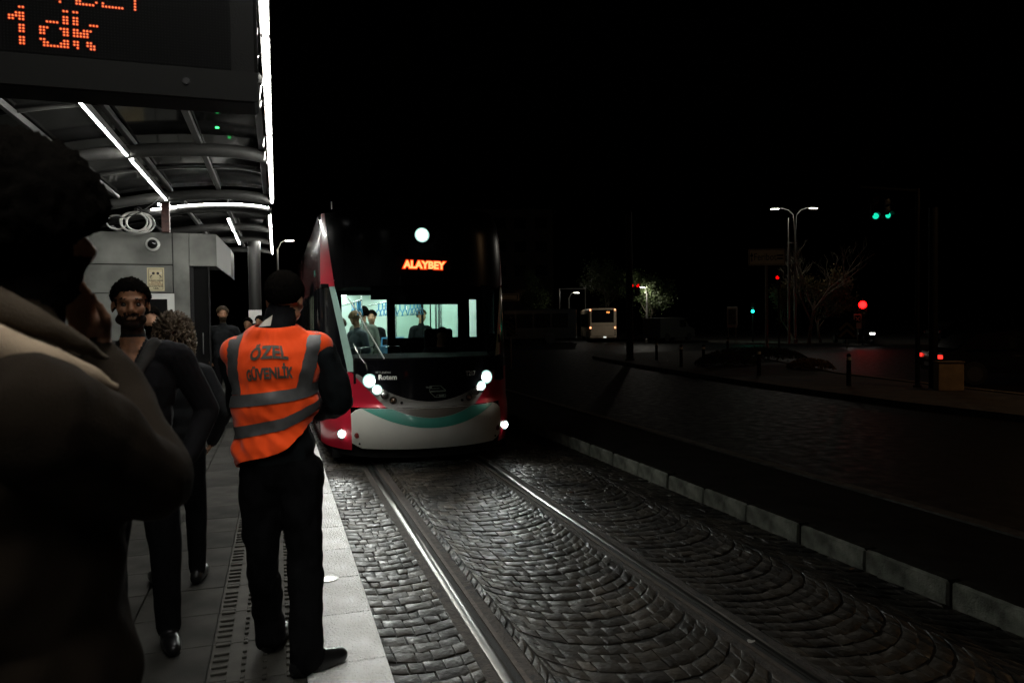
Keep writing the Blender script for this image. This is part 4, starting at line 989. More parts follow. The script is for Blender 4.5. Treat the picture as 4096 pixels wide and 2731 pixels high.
# ---------------- woman with curly hair, her back to the camera
wm = thing('person', 'woman with curly brown hair in a dark jacket, her back turned', 'person', (-.60, 4.92, PZ), R(10))
fg = Fig(); nk = standing(fg, 1.62, .1, (0, 0), bulk=.98, arms='pocket'); hc, hM, hT = add_head(fg, (0, .03, 1.52), (.1, 1, -.1), (0, 0, 1), .98)
finish(fg, 'body', wm, {'skin': m_skin, 'jacket': m_blk2, 'trousers': m_trs, 'shoe': m_shoe}, .012, 4, disp=.006)
hair_cap(hT, hM, wm, m_hairb, 1.0, .03, -.12, .03, .02, 40)
q = MB(); m_curl = mat('curl_brown', (.11, .08, .05), .35)
for i in range(420):
    a = rng.uniform(-2.4, 2.4); e = rng.uniform(-.9, 1.45); d = V3(math.sin(a) * math.cos(e), -math.cos(a) * math.cos(e), math.sin(e))
    p = hT(0, -.012, .02) + d * V3(.115, .125, .115) + V3(0, 0, -.02 * (e < 0)); ph = rng.uniform(0, 6); L = rng.uniform(.04, .09); r = rng.uniform(.005, .010)
    x = np.cross(d, V3(.1, .2, 1)); x /= np.linalg.norm(x)
    pts = [p + V3(0, 0, -L * t) + d * r * math.cos(ph + t * 9) + x * r * math.sin(ph + t * 9) + d * .01 * t for t in np.linspace(0, 1, 7)]
    q.tube(pts, .0028, 4)
q.build('curls', m_curl, wm, 60, fix=False)['kind'] = 'stuff'

# ---------------- others on the platform
def simple(label, loc, rz, H, hair, jm, arms='down', face=(0, 1, 0), beard=False, group=None, vox=.016, bulk=1.0, fk=1.0):
    t = thing('person', label, 'person', loc, rz, group); fg = Fig(); nk = standing(fg, H, .11, (0, 0), arms=arms, bulk=bulk); k = H / 1.78
    hc, hM, hT = add_head(fg, nk + V3(0, .035, .175 * k), face, (0, 0, 1), k * fk)
    def pt(P, tg):
        if beard:
            L = (P - hc) @ hM; hd = np.array([x == 'skin' for x in tg]) & (np.linalg.norm(L, axis=1) < .16); tg[hd & (L[:, 2] < -.05) & (L[:, 1] > -.02)] = 'hair'
        return tg
    finish(fg, 'body', t, {'skin': m_skin, 'hair': hair, 'jacket': jm, 'trousers': m_trs, 'shoe': m_shoe}, vox, 4, pt, disp=.006)
    hair_cap(hT, hM, t, hair, k * fk, .06, -.03, .02, .01, 40); return t
simple('bearded man in a dark padded jacket standing by the kiosk door', (-.86, 13.2, .36), R(185), 1.80, m_hairb, m_blk2, 'pocket', beard=True, vox=.014)
simple('man mostly hidden behind the bearded man in the open jacket', (-1.12, 7.6, PZ), R(190), 1.74, m_hair, m_blk, 'pocket', beard=True)
simple('person in black waiting behind the guard in the vest', (-.50, 14.2, .36), R(170), 1.62, m_hair, m_blk, 'pocket')
simple('person in black standing at the far canopy column', (-.30, 15.0, .36), R(150), 1.66, m_hair, m_blk, 'pocket')

# ---------------- people in the tram (stand on the cabin floor)
CF = .381
simple('passenger with light brown hair looking down in a dark jacket inside the tram', (1.22, 12.0, CF - .02), R(120), 1.68, m_hairbl, mat('jacket_slate', (.03, .04, .05), .8), 'front', face=(0, 1, -.7), vox=.013)
simple('passenger in a cream coat inside the tram', (1.0, 12.3, CF), R(60), 1.56, m_hairb, mat('coat_cream', (.5, .47, .36), .85), 'down', vox=.016)
p_ = simple('passenger with a red cap inside the tram', (.82, 12.55, CF), R(200), 1.62, m_hair, m_blk2, 'down', vox=.016)
q = MB(); q.lathe([(.105, 0), (.112, .03), (.10, .08), (.06, .115), (.01, .125)], 20, Matrix.Translation((0, .02, 1.585))); q.build('cap', mat('cap_red', (.6, .02, .02), .8), p_, 60)
simple('dark haired passenger with his back turned inside the tram', (1.42, 12.9, CF), R(10), 1.76, m_hair, mat('jacket_olive', (.08, .09, .07), .85), 'down', vox=.016)
simple('passenger in a black coat behind the driver inside the tram', (1.62, 13.4, CF), R(170), 1.70, m_hair, m_blk, 'down', vox=.016)
simple('passenger in black standing by the far doors inside the tram', (2.62, 14.0, CF), R(200), 1.72, m_hairb, m_blk, 'down', vox=.016)
# seated driver
dr = thing('person', 'tram driver in dark clothes sitting behind the windscreen', 'person', (2.28, 10.68, .92), R(180))
fg = Fig(); fg.ell((0, 0, .1), (.17, .14, .12), 'trousers'); fg.ell((0, 0, .3), (.17, .125, .22), 'jacket'); fg.ell((0, 0, .46), (.19, .125, .15), 'jacket'); fg.cap((-.15, 0, .53), .07, (.15, 0, .53), .07, 'jacket')
fg.cap((0, .0, .55), .058, (0, .02, .68), .052, 'skin'); hc, hM, hT = add_head(fg, (-.02, .05, .76), (.25, 1, -.25), (0, .1, 1), .98, 'skin')
for s in (-1, 1):
    fg.chain([(s * .2, 0, .52), (s * .26, .1, .27), (s * .12, .33, .3)], [.064, .055, .043], 'jacket'); add_hand(fg, (s * .12, .33, .3), (-s * .3, 1, 0), (0, 0, -1), .6, 1, 'skin', s)
    fg.chain([(s * .09, .05, .1), (s * .12, .42, .1), (s * .12, .45, -.3)], [.09, .07, .055], 'trousers'); shoe(fg, (s * .12, .45, -.36), (0, 1, 0), z0=-.45)
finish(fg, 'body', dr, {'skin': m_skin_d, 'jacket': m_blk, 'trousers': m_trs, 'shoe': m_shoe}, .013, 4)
hair_cap(hT, hM, dr, m_hair, .98, .06, -.05, .008, .003, 50)
# ================================================================== street beyond the tracks
m_pole_g = mat('galvanised_pole', (.22, .22, .2), .5, metal=.3, var=.2, vscale=6)
m_pole_d = mat('painted_pole_dark', (.01, .01, .01), .6, spec=.1)
m_sodium = emat('street_lamp_white', (1, .97, .88), 14)
# raised island and far pavement
def slab(nm, pts, z, m, kind='structure'):
    q = MB(); n_ = len(pts); q.add([(x, y, -.04) for x, y in pts] + [(x, y, z) for x, y in pts], [tuple(range(n_, 2 * n_))] + [(i, (i + 1) % n_, n_ + (i + 1) % n_, n_ + i) for i in range(n_)])
    return tag(q.build(nm, m), kind=kind)
m_isl = mat('island_paving', (.05, .043, .034), .85, var=.5, vscale=3, bump=.6, bscale=60)
edge = [(24.0, 36.0), (20.2, 27.5), (16.7, 19.0), (15.9, 14.7), (15.5, 11.9), (15.9, 6.0)]
slab('island', edge + [(12.6, 6), (12.3, 12), (12.6, 18), (13.6, 26), (15, 34), (20, 37)], .12, m_isl)
fk = [(26, 81), (35.5, 66.3), (33.05, 46.4), (36.5, 40.5), (39.2, 36.8), (60, 10)]
slab('far_pavement', fk + [(120, 20), (120, 140), (30, 140)], .14, mat('far_paving', (.07, .066, .056), .85, var=.4, vscale=2))
# kerb stones of the island
ik = tag(link('island_kerb', None), kind='structure')
for (x0, y0), (x1, y1) in zip(edge[:-1], edge[1:]):
    L = math.hypot(x1 - x0, y1 - y0); n_ = max(1, round(L / .9)); a = math.atan2(y1 - y0, x1 - x0)
    q = MB(); q.bbox(.01, L / n_ - .01, .0, .16, -.04, .155, .012); me = q.mesh('kerb_stone', mat('island_kerb_stone', (.14, .12, .09), .85, var=.4, vscale=6, bump=.6), 30, True)
    for k in range(n_): link('kerb_stone', me, ik, (x0 + (x1 - x0) * k / n_, y0 + (y1 - y0) * k / n_, 0), a)

def street_lamp(label, loc, H, heads, energy, group=None, arm_drop=.9):
    t = thing('street_lamp', label, 'street lamp', loc, 0, group)
    q = MB(); q.lathe([(.16, 0), (.16, .3), (.1, .35), (.09, H * .5), (.06, H - arm_drop)], 14); q.build('pole', m_pole_g, t, 40)
    for dx, dy in heads:
        q = MB(); q.tube([(0, 0, H - arm_drop - .1), (dx * .08, dy * .08, H - .45), (dx * .35, dy * .35, H - .1), (dx * .7, dy * .7, H + .03), (dx, dy, H + .05)], .035, 8); q.build('arm', m_pole_g, t, 60)
        M = Matrix.Translation((dx * 1.05, dy * 1.05, H)) @ Matrix.Rotation(math.atan2(dy, dx), 4, 'Z')
        q = MB(); q.bbox(-.3, .35, -.13, .13, .0, .1, .03, 0, M); hd = q.build('lamp_head', m_pole_d, t)
        q = MB(); q.bbox(-.22, .3, -.1, .1, -.035, .0, .015, 0, M); q.build('lens', m_sodium, hd)
        if energy: lamp_light('lamp_light', 'POINT', (dx * 1.1, dy * 1.1, H - .15), energy, (1, .93, .8), hd, shadow_soft_size=.1)
    return t
street_lamp('tall street lamp with two curved arms behind the ferry sign', (33.85, 42.45, .14), 9.25, [(-1.1, .52), (1.15, -.3)], 170, arm_drop=1.9)
street_lamp('single lit street lamp beyond the far canopy end', (.1, 47.6, 0), 7.0, [(.65, -.4)], 120, arm_drop=.5)
street_lamp('small lit street lamp above the dark bus', (26.9, 66.5, 0), 4.65, [(.85, .2)], 60, arm_drop=.5)
street_lamp('lit street lamp shining into the tree behind the bus', (29.3, 55.2, 0), 4.6, [(-.5, -.3)], 170, arm_drop=.5)
w_ = street_lamp('warm street lamp standing on the island outside the view', (18.2, 8.6, .0), 6.5, [(-1.0, .6)], 170, arm_drop=.5)
for o_ in w_.children_recursive:
    if o_.type == 'LIGHT': o_.data.color = (1, .58, .28)
q = MB(); q.lathe([(.09, 0), (.08, 4), (.035, 8.6)], 12, Matrix.Translation((33.45, 42.6, .14))); q.box(33.4, 33.95, 42.45, 42.55, 7.0, 7.08); q.box(33.2, 34.0, 42.4, 42.5, 5.6, 5.66)
tag(q.build('catenary_mast', m_pole_g, None, 40), 'tapered grey mast standing beside the two armed street lamp', 'mast')

# sign with ferry direction
def ferry_sign(label, loc, rz, w=1.95, h=.86, zb=4.6, txt='↑Feribot', bar=True):
    t = thing('road_sign', label, 'road sign', loc, rz)
    q = MB(); q.lathe([(.09, 0), (.09, .06), (.075, .08), (.07, zb + h)], 14, Matrix.Translation((0, .06, 0))); q.build('post', m_pole_g, t, 40)
    q = MB(); q.bbox(-w / 2, w / 2, -.02, .02, zb, zb + h, .012); q.build('plate', mat('sign_plate', (.8, .8, .74), .6, var=.1, vscale=2), t)
    q = MB(); q.box(-w / 2 + .03, w / 2 - .03, -.0215, -.0205, zb + .03, zb + h - .03); q.build('border', mat('sign_border', (.03, .03, .03), .6), t)
    q = MB(); q.box(-w / 2 + .06, w / 2 - .06, -.0235, -.022, zb + .06, zb + h - .06); q.build('sign_face', mat('sign_plate', (.8, .8, .74), .6), t)
    me = text_mesh('Feribot', h * .62, mat('sign_ink', (.02, .02, .02), .6), sx=.78); stand_text(me, Matrix.Translation((-.05 * w, -.026, zb + h * .5)) @ FACE); link('sign_lettering', me, t)
    q = MB(); x = -w / 2 + .16; q.box(x - .025, x + .025, -.0265, -.025, zb + .2, zb + h * .6); q.add([(x - .1, -.026, zb + h * .55), (x + .1, -.026, zb + h * .55), (x, -.026, zb + h * .8)], [(0, 1, 2)]); q.build('arrow', mat('sign_ink', (.02, .02, .02), .6), t, fix=False)
    if bar:
        q = MB()
        for k in (0, 1): q.box(w / 2 - .45, w / 2 - .1, -.0265, -.025, zb + h * .36 + .16 * k, zb + h * .36 + .09 + .16 * k)
        q.build('symbol', mat('sign_ink', (.02, .02, .02), .6), t)
    return t
ferry_sign('grey direction sign lettered Feribot on a tall post in front of the bare tree', (24.95, 33.55, .12), R(-17))
ferry_sign('small direction sign half hidden behind the tram', (8.6, 28.65, .0), R(-17), 1.5, .3, 2.72, bar=False)
t = thing('chevron_sign', 'small striped sign on a post half hidden behind the tram', 'road sign', (8.88, 28.2, 0), R(-17))
q = MB(); q.lathe([(.04, 0), (.04, 2.1)], 10, Matrix.Translation((0, .05, 0))); q.build('post', m_pole_g, t, 40)
q = MB(); q.bbox(-.15, .2, -.01, .01, 1.3, 2.0, .005); q.build('plate', m_pole_d, t)
for k in range(3):
    q = MB(); q.box(-.2, .2, -.014, -.011, -.05, .05, 0, Matrix.Translation((.02, 0, 1.42 + .18 * k)) @ Matrix.Rotation(R(40), 4, 'Y')); q.build('stripe', mat('stripe_grey', (.2, .2, .16), .6), t)
# chevron and pedestrian sign near the red light
t = thing('chevron_sign', 'dark sign with orange chevrons left of the red traffic light', 'road sign', (32.3, 35.9, .004), R(-42))
q = MB(); q.lathe([(.04, 0), (.04, 1.75)], 10, Matrix.Translation((0, .05, 0))); q.build('post', m_pole_g, t, 40)
q = MB(); q.bbox(-.5, .5, -.01, .01, .6, 1.75, .005); q.build('plate', m_pole_d, t)
for k in range(2):
    for s in (-1, 1):
        q = MB(); q.box(-.3, .3, -.015, -.011, -.07, .07, 0, Matrix.Translation((s * .2, 0, .95 + .4 * k)) @ Matrix.Rotation(s * R(45), 4, 'Y')); q.build('chevron', mat('chevron_orange', (.35, .2, .07), .6), t)
t = thing('crossing_sign', 'small white and black crossing sign below the red traffic light', 'road sign', (34.55, 37.5, .14), R(-42))
q = MB(); q.lathe([(.035, 0), (.035, 1.9)], 10, Matrix.Translation((0, .05, 0))); q.build('post', m_pole_g, t, 40)
q = MB(); q.bbox(-.22, .22, -.01, .01, 1.05, 1.95, .005); q.build('plate', mat('sign_white', (.6, .62, .6), .6), t)
q = MB(); q.box(-.17, .17, -.014, -.011, 1.42, 1.88); fr_ = q.build('panel', m_pole_d, t)
for s in (-1, 1):
    q = MB(); q.box(-.03, .03, -.018, -.015, -.18, .18, 0, Matrix.Translation((0, 0, 1.65)) @ Matrix.Rotation(s * R(40), 4, 'Y')); q.build('cross', mat('sign_white', (.6, .62, .6), .6), t)

# traffic signals
def signal(label, loc, rz, zc, colour, strength, size=.11, mast=None, heads=1, group=None, energy=0):
    t = thing('traffic_light', label, 'traffic light', loc, rz, group)
    q = MB(); q.lathe([(.1, 0), (.1, .05), (.055, .07), (.05, zc + .4 if not mast else mast)], 12, Matrix.Translation((0, .15, 0))); q.build('post', m_pole_d, t, 40)
    cx = 0
    if mast: 
        q = MB(); q.tube([(0, .15, mast - .05), (-1.3, .15, mast + .1)], .04, 8); q.build('arm', m_pole_d, t, 50); cx = -1.0
    for h in range(heads):
        M = Matrix.Translation((cx + .25 * h, -.08 * h, zc)) @ Matrix.Rotation(R(25) * h, 4, 'Z')
        k = 1 if colour == 'red' else 0
        oz = -.56 * (size / .11) if colour == 'red' else 0
        b_ = size * 1.25
        q = MB(); q.bbox(-b_, b_, -.02, .14, -b_ + oz, b_ * 3.9 + oz, .02, 0, M); bx = q.build('housing', m_pole_d, t)
        for j in range(3):
            lit = (j == 0 and colour == 'green') or (j == 2 and colour == 'red')
            zz = oz + j * size * 2.5
            q = MB(); q.lathe([(size, 0), (size * .8, .02), (size * .3, .035)], 20, M @ Matrix.Translation((0, -.02, zz)) @ Matrix.Rotation(R(90), 4, 'X'))
            q.build('lens', emat('signal_' + colour + str(strength), (1, .002, .002) if colour == 'red' else (.01, .85, .5), strength) if lit else m_dlens, bx, 60)
            q = MB(); n_ = 10; aa = np.linspace(0, math.pi, n_)
            q.grid([[(M @ Vector((size * 1.08 * math.cos(a), -.02 - d_, zz + size * 1.08 * math.sin(a))))[:] for a in aa] for d_ in (0, .14)]); q.build('visor', m_pole_d, bx, 60, fix=False)
        if energy: lamp_light('signal_light', 'POINT', (M @ Vector((0, -.2, 0))), energy, (1, .03, .02) if colour == 'red' else (.05, 1, .6), t, shadow_soft_size=.1)
    return t
signal('lit red traffic light on a thin post over the red road reflection', (34.85, 37.4, .14), R(-42), 2.55, 'red', 30, .22, energy=16)
signal('lit green traffic light below the lamp and ferry sign', (34.2, 47.7, .14), R(-35), 2.32, 'green', 9, .11, energy=12)
signal('lit green traffic light hanging from a mast arm over the road', (15.05, 14.3, .12), R(-30), 4.25, 'green', 1.2, .075, mast=4.9, heads=2)
signal('pair of lit red traffic lights on the thick dark post', (15.05, 29.75, .12), R(-27), 3.3, 'red', 1.3, .075, heads=2)
signal('red traffic light seen through the branches under the ferry sign', (27.2, 35.6, .12), R(-60), 4.1, 'red', 1.5, .10)
q = MB(); q.lathe([(.2, 0), (.2, .05), (.15, .07), (.14, 6.5)], 16, Matrix.Translation((14.8, 29.5, .12))); tag(q.build('dark_post', m_pole_d, None, 40), 'thick dark post standing beside the pair of red lights', 'post')
q = MB(); q.lathe([(.1, 0), (.1, 4.4)], 14, Matrix.Translation((15.32, 14.15, .12))); tag(q.build('dark_post', m_pole_d, None, 40), 'dark post standing left of the tan box', 'post')

# bollards on the island
bo = MB(); bo.lathe([(.06, 0), (.055, .75), (.05, .8), (.03, .83)], 12); bom = bo.mesh('shaft', m_pole_d, 40, True)
bb = MB(); bb.lathe([(.0615, .66), (.0605, .74)], 12); bbm = bb.mesh('band', mat('band_white', (.6, .6, .55), .5), 40, True)
for (x, y, w_) in ((15.9, 29.1, 'just beyond the thick dark post'), (14.3, 24.3, 'beside the low dark shrub'), (15.0, 23.9, 'beside the low dark shrub'), (21.6, 32.2, 'nearest the ferry sign post'), (14.2, 19.5, 'across from the dry reddish shrub'), (14.0, 15.5, 'nearest the tan utility box')):
    t = thing('bollard', 'dark bollard with a pale band ' + w_, 'bollard', (x, y, .12), 0, 'bollards on the island'); link('shaft', bom, t); link('band', bbm, t)
# tan box
t = thing('utility_box', 'tan utility box standing at the island edge by the dark car', 'box', (15.14, 13.55, .12), R(-27))
q = MB(); q.bbox(-.28, .28, -.15, .15, 0, .66, .012); q.build('cabinet', mat('box_tan', (.42, .29, .15), .8, var=.2, vscale=5, bump=.3), t)
q = MB(); q.bbox(-.3, .3, -.17, .17, .66, .69, .008); q.build('lid', mat('box_lid', (.2, .14, .08), .8), t)
lamp_light('box_lamp', 'SPOT', (1.1, -1.2, 1.6), 0, (1, .6, .3), t)
for c_ in list(t.children):
    if c_.type == 'LIGHT': bpy.data.objects.remove(c_)

# ---- cars
m_car = mat('car_black', (.008, .008, .009), .15, coat=.8); m_tyre = mat('tyre', (.01, .01, .01), .8)
m_tail = emat('tail_lamp', (1, .03, .02), 2.5); m_hlc = emat('car_headlight', (1, .97, .9), 10)
def car(label, loc, rz, lights=True, paint=m_car, group=None, brake=False, head=False):
    t = thing('car', label, 'car', loc, rz, group)        # heads along +Y
    prof = [(-2.1, .35), (-2.15, .62), (-2.08, .88), (-1.75, .95), (-1.25, 1.36), (-.4, 1.46), (.35, 1.42), (1.05, .98), (1.9, .82), (2.12, .62), (2.1, .32)]
    q = MB()
    def sect(k, w0): 
        out = []
        for y, z in prof:
            w = w0 * (1 - .16 * max(0, z - .85)) * (1 - .10 * (abs(y) / 2.1) ** 3); out.append((k * w, y, z))
        return out
    rows = [sect(k, .88) for k in (-1, -.97, -.5, 0, .5, .97, 1)]
    for r in (rows[0], rows[-1]):
        for i in range(len(r)): r[i] = (r[i][0], r[i][1] * .97, r[i][2] * .985)
    q.grid(rows); n_ = len(prof)
    q.add(rows[0], [tuple(range(n_))]); q.add(rows[-1], [tuple(range(n_))[::-1]])
    q.build('body', paint, t, 45)
    for s in (-1, 1):
        q = MB(); q.add([(s * .80, -1.2, 1.30), (s * .86, -1.55, .97), (s * .865, .85, .97), (s * .80, .3, 1.35), (s * .80, -.4, 1.39)], [(0, 1, 2, 3, 4)] if s < 0 else [(4, 3, 2, 1, 0)])
        q.v = [(x + s * .004, y, z) for x, y, z in q.v]; q.build('side_window', m_bglass, t, fix=False)
        for y in (-1.32, 1.3):
            Mw = Matrix.Translation((s * .78, y, .32)) @ Matrix.Rotation(R(90), 4, 'Y')
            q = MB(); q.lathe([(.2, -.1), (.3, -.1), (.32, -.06), (.32, .06), (.3, .1), (.2, .1)], 20, Mw); w_ = q.build('wheel', m_tyre, t, 40)
            q = MB(); q.lathe([(.2, -.105), (.2, .105)], 16, Mw); q.build('rim', mat('dark_rim', (.05, .05, .05), .5), w_, 40)
        q = MB(); q.bbox(min(s * .66, s * .8), max(s * .66, s * .8), -2.17, -2.08, .72, .82, .01); q.build('tail_lamp', m_tail if brake else mat('tail_off', (.15, .01, .01), .2), t)
        q = MB(); q.bbox(min(s * .52, s * .8), max(s * .52, s * .8), 2.0, 2.13, .62, .74, .01); q.build('headlight', m_hlc if head else mat('head_off', (.3, .3, .28), .1), t)
    q = MB(); q.add([(-.72, -1.3, 1.325), (.72, -1.3, 1.325), (.76, -1.72, .985), (-.76, -1.72, .985)], [(0, 1, 2, 3)]); q.v = [(x, y - .02, z + .012) for x, y, z in q.v]; q.build('rear_window', m_bglass, t, fix=False)
    q = MB(); q.add([(-.72, .45, 1.375), (.72, .45, 1.375), (.78, 1.0, 1.02), (-.78, 1.0, 1.02)], [(3, 2, 1, 0)]); q.v = [(x, y + .02, z + .012) for x, y, z in q.v]; q.build('windscreen', m_bglass, t, fix=False)
    q = MB(); q.box(-.26, .26, -2.19, -2.17, .5, .61); q.build('number_plate', mat('plate_white', (.5, .5, .48), .5), t)
    return t
car('dark car with lit tail lamp behind the tan box', (19.3, 15.2, .004), R(-118), brake=True)
car('oncoming car with lit headlights beside the crossing sign', (37.0, 40.6, .14), R(152), head=True)
car('dark unlit car parked behind the oncoming car', (40.5, 44.0, .14), R(140))
car('car with red tail lamps beyond the red traffic light', (42.5, 37.0, .14), R(-100))

# ---- buses
m_busw = mat('bus_cream', (.55, .45, .33), .45, var=.08, vscale=2); m_busd = mat('bus_dark', (.014, .018, .02), .25, coat=.4)
def bus(label, loc, rz, paint, rear=True, L=10.5):
    t = thing('bus', label, 'bus', loc, rz)                  # rear faces -Y
    q = MB(); q.bbox(-1.22, 1.22, 0, L, .3, 2.98, .12); q.build('body', paint, t, 30)
    q = MB(); q.bbox(-.98, .98, -.02, .0, 1.72, 2.85, .008); q.build('rear_window', m_tmatt, t)
    q = MB(); q.bbox(-1.0, 1.0, -.015, .005, .55, 1.45, .006); hd_ = q.build('engine_hatch', paint, t)
    q = MB(); q.box(-.9, .9, -.018, -.016, .52, .54); q.box(-.95, .95, -.018, -.016, 1.46, 1.48); q.build('hatch_seam', m_tmatt, hd_)
    if rear:
        ml = emat('bus_marker', (1, .36, .16), 5)
        for x in (-1.08, 1.08):
            for z in (2.84, 1.28):
                q = MB(); q.lathe([(.075, 0), (.06, .02)], 14, Matrix.Translation((x, -.003, z)) @ Matrix.Rotation(R(90), 4, 'X')); q.build('marker_light', ml, t, 40)
            for z in (1.05, .85, .65):
                q = MB(); q.lathe([(.06, 0), (.05, .02)], 12, Matrix.Translation((x, -.003, z)) @ Matrix.Rotation(R(90), 4, 'X')); q.build('unlit_lamp', m_tmatt, t, 40)
        q = MB(); q.box(.3, .62, -.024, -.021, 2.5, 2.72); q.build('route_display', m_tmatt, t)
        me = text_mesh('133', .2, emat('bus_route_led', (1, .35, .08), 3), bold=.006); stand_text(me, Matrix.Translation((.46, -.026, 2.61)) @ FACE); link('route_number', me, t)
        q = MB(); q.box(.05, .3, -.022, -.016, .38, .5); q.build('number_plate', emat('plate_glow', (.95, 1, .9), 1.2), t)  # plate itself emits, standing in for light falling on it
    for s in (-1, 1):
        for k in range(6):
            q = MB(); q.bbox(min(s * 1.215, s * 1.235), max(s * 1.215, s * 1.235), .8 + k * 1.55, 2.2 + k * 1.55, 1.35, 2.55, .006); q.build('window', m_bglass, t)
        for y in (2.4, 8.2):
            q = MB(); q.lathe([(.3, -.14), (.47, -.14), (.48, -.1), (.48, .1), (.47, .14), (.3, .14)], 20, Matrix.Translation((s * 1.1, y, .48)) @ Matrix.Rotation(R(90), 4, 'Y')); q.build('wheel', m_tyre, t, 40)
    return t
bus('cream bus seen from behind with orange marker lights', (27.3, 59.6, .004), R(-19), m_busw)
bus('dark unlit bus parked left of the cream bus', (25.0, 60.6, .004), R(80), m_busd, False, 6.5)
t = thing('van', 'white van parked beyond the thick dark post', 'van', (29.0, 53.9, .14), R(-66))
q = MB(); q.prism([(0, .3), (0, 1.9), (2.6, 1.95), (3.3, 1.9), (3.9, 1.2), (4.7, 1.0), (4.75, .3)], 'x', -.9, .9); q.build('body', mat('van_white', (.05, .05, .047), .4), t, 30)
for s in (-1, 1):
    q = MB(); q.box(min(s * .9, s * .91), max(s * .9, s * .91), 2.6, 3.5, 1.15, 1.75); q.build('window', m_bglass, t)
    for y in (.9, 3.9):
        q = MB(); q.lathe([(.2, -.1), (.33, -.1), (.33, .1), (.2, .1)], 18, Matrix.Translation((s * .82, y, .33)) @ Matrix.Rotation(R(90), 4, 'Y')); q.build('wheel', m_tyre, t, 40)
# frame gantry, pale panel
t = thing('sign_gantry', 'thin grey steel frame rising behind the dark bus', 'gantry', (25.5, 65.4, 0), R(-18))
for x in (0, 2.45):
    q = MB(); q.tube([(x, 0, 0), (x, 0, 4.95)], .05, 8); q.build('upright', m_pole_g, t, 40)
q = MB(); q.tube([(-.05, 0, 4.95), (2.5, 0, 4.95)], .05, 8); q.build('crossbar', m_pole_g, t, 40)
t = thing('information_panel', 'pale framed information panel on the far pavement', 'panel', (30.5, 44.9, .14), R(-34))
q = MB(); q.bbox(-.35, .35, -.06, .06, 1.15, 2.6, .02); q.build('frame', mat('panel_pale', (.35, .35, .3), .6), t)
q = MB(); q.bbox(-.25, .25, -.075, -.061, 1.35, 2.45, .005); q.build('poster', mat('panel_dark', (.06, .06, .05), .5), t)
for x in (-.25, .25):
    q = MB(); q.box(x - .03, x + .03, -.03, .03, 0, 1.15); q.build('leg', m_pole_g, t)

# ---- vegetation
m_bark = mat('bark', (.11, .095, .07), .85, var=.4, vscale=10, bump=.8, bscale=40)
def tree(label, loc, H, leaves=0, spread=1.0, lm=None, seed=1, group=None, depth=4):
    rr = random.Random(seed); t = thing('tree', label, 'tree', loc, rr.uniform(0, 6), group); q = MB(); tips = []
    def br(p, d, L, r, k):
        pts = [p]; dd = d.copy()
        for i in range(4):
            dd = (dd + Vector((rr.gauss(0, .13), rr.gauss(0, .13), rr.gauss(.03, .08)))).normalized(); pts.append(pts[-1] + dd * L / 4)
        q.tube(pts, [r, r * .9, r * .8, r * .7, r * .6], 6 if k > 2 else 4, caps=False)
        if k == 0: tips.append(pts[-1]); return
        for i in range(3 if k > 1 else 2):
            a = rr.uniform(0, 6.28); s = rr.uniform(.5, .95) * spread
            nd = (dd + Vector((math.cos(a) * s, math.sin(a) * s, rr.uniform(-.1, .5)))).normalized(); br(pts[rr.choice((2, 3, 4, 4))], nd, L * rr.uniform(.6, .8), r * .55, k - 1)
        tips.append(pts[-1])
    br(Vector((0, 0, 0)), Vector((0, 0, 1)), H * .4, H * .018, depth)
    q.build('trunk', m_bark, t, 60, fix=False)
    if leaves:
        c = MB(); V = []; F_ = []
        for i in range(leaves):
            p = rr.choice(tips); p = p + Vector((rr.gauss(0, .3), rr.gauss(0, .3), rr.gauss(0, .28))) * H / 6
            u = Vector((rr.gauss(0, 1), rr.gauss(0, 1), rr.gauss(0, 1))).normalized(); w = u.orthogonal().normalized(); s = rr.uniform(.06, .12)
            o = len(V); V += [p - u * s, p + w * s * .5, p + u * s, p - w * s * .5]; F_.append((o, o + 1, o + 2, o + 3))
        c.add(V, F_); c.build('crown', lm, t, None, fix=False)
    return t
m_lf = mat('leaf_green', (.05, .075, .025), .6, island=.4); m_lfo = mat('leaf_autumn', (.12, .09, .035), .6, island=.4)
tree('bare tree with thin branches beside the two armed street lamp', (34.6, 42.0, .14), 7.4, 0, .95, None, 3, depth=5)
tree('leafy tree with autumn leaves behind the red traffic light', (35.4, 41.8, .14), 5.2, 5000, .8, m_lfo, 5)
tree('leafy tree lit yellow green behind the thick dark post', (30.0, 56.2, .14), 6.0, 6000, .8, m_lf, 8)
tree('leafy tree to the right of the cream bus', (28.2, 63.0, 0), 7.0, 6000, .8, m_lf, 11)
tree('leafy tree behind the dark bus and gantry', (24.5, 71.0, 0), 5.5, 5000, .8, m_lf, 13)
tree('leafy tree between the lamp mast and the red light', (36.5, 46.0, .14), 4.6, 5000, .8, m_lfo, 17)
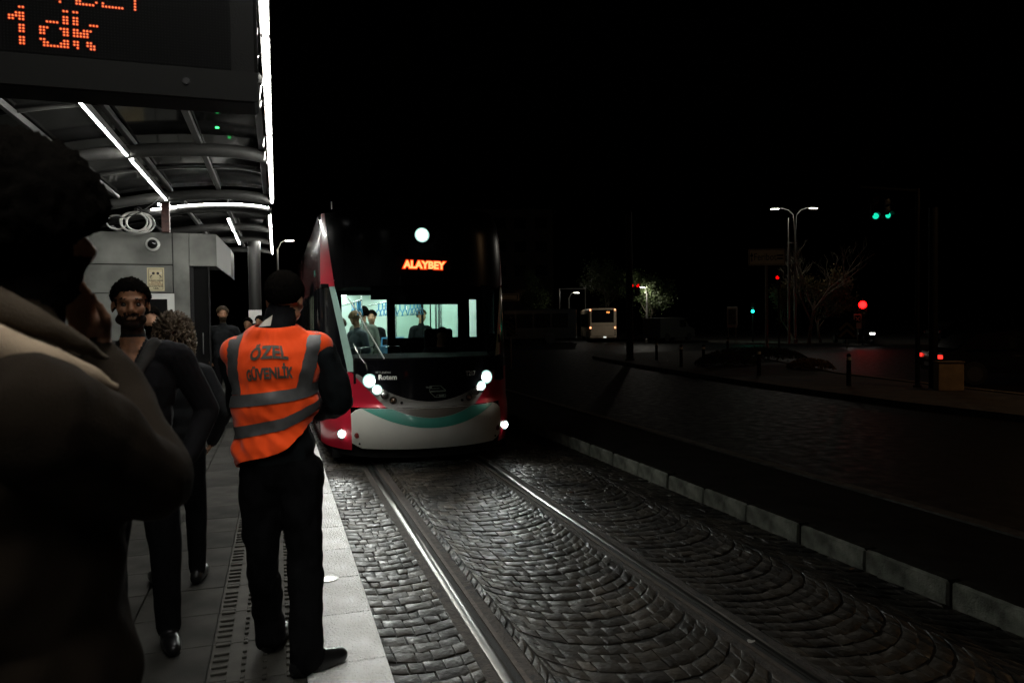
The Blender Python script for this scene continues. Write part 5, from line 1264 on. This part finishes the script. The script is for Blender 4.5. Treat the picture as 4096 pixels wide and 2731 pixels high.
# low shrubs and grass on the island
def shrub(label, loc, rx, ry, rz, n_, m, seed, group=None):
    rr = random.Random(seed); t = thing('shrub', label, 'shrub', loc, 0, group); V = []; F_ = []
    for i in range(n_):
        a = rr.uniform(0, 6.28); r = math.sqrt(rr.random()); h = math.sqrt(max(0, 1 - r * r)) * rz * rr.uniform(.5, 1.05)
        p = Vector((rx * r * math.cos(a), ry * r * math.sin(a), h)); u = Vector((rr.gauss(0, 1), rr.gauss(0, 1), rr.gauss(.6, 1))).normalized(); w = u.orthogonal().normalized(); s = rr.uniform(.04, .09)
        o = len(V); V += [p - u * s, p + w * s * .4, p + u * s, p - w * s * .4]; F_.append((o, o + 1, o + 2, o + 3))
    c = MB(); c.add(V, F_); c.build('foliage', m, t, None, fix=False)
    c = MB()
    for k in range(6): c.tube([(0, 0, 0), (rr.gauss(0, rx * .3), rr.gauss(0, ry * .3), rz * .7)], [.02, .008], 5)
    c.build('stems', m_bark, t, 60); return t
m_sh = mat('shrub_leaf', (.03, .035, .015), .7, island=.4); m_shb = mat('shrub_dry', (.16, .10, .045), .8, island=.4)
shrub('wide dark shrub on the island below the ferry sign', (19.4, 27.0, .12), 2.4, 1.6, .55, 5000, m_sh, 1)
shrub('low dark shrub beside the bollards on the island', (16.4, 24.5, .12), 1.2, 1.2, .45, 2500, m_sh, 2)
shrub('dry reddish shrub at the island kerb', (17.6, 21.3, .12), .7, .9, .35, 1800, m_shb, 4)
# ---- apartment building far behind the tram
m_wall = mat('building_wall', (.06, .052, .042), .9, var=.3, vscale=.6)
t = thing('building', 'dark apartment building with rows of windows behind the buses', 'building', (27, 96, 0), R(-14))
q = MB(); q.box(-11, 9, 0, 12, 0, 17); q.build('wall', m_wall, t)
q = MB(); q.box(-11.4, 9.4, -.4, 12.4, 17, 17.4); q.build('roof', m_tmatt, t)
wq = MB(); wq.bbox(-.8, .8, -.04, .02, 0, 1.5, .01); wqm = wq.mesh('window', m_bglass, 30, True)
wf = MB(); wf.box(-.95, .95, -.12, 0, -.14, -.02); wfm = wf.mesh('sill', m_wall, None, True)
for fl in range(5):
    for c in range(7):
        w_ = link('window', wqm, t, (-9.4 + c * 2.8, 0, 1.6 + fl * 3.2)); link('sill', wfm, w_)

bpy.data.scenes.remove(WORK)
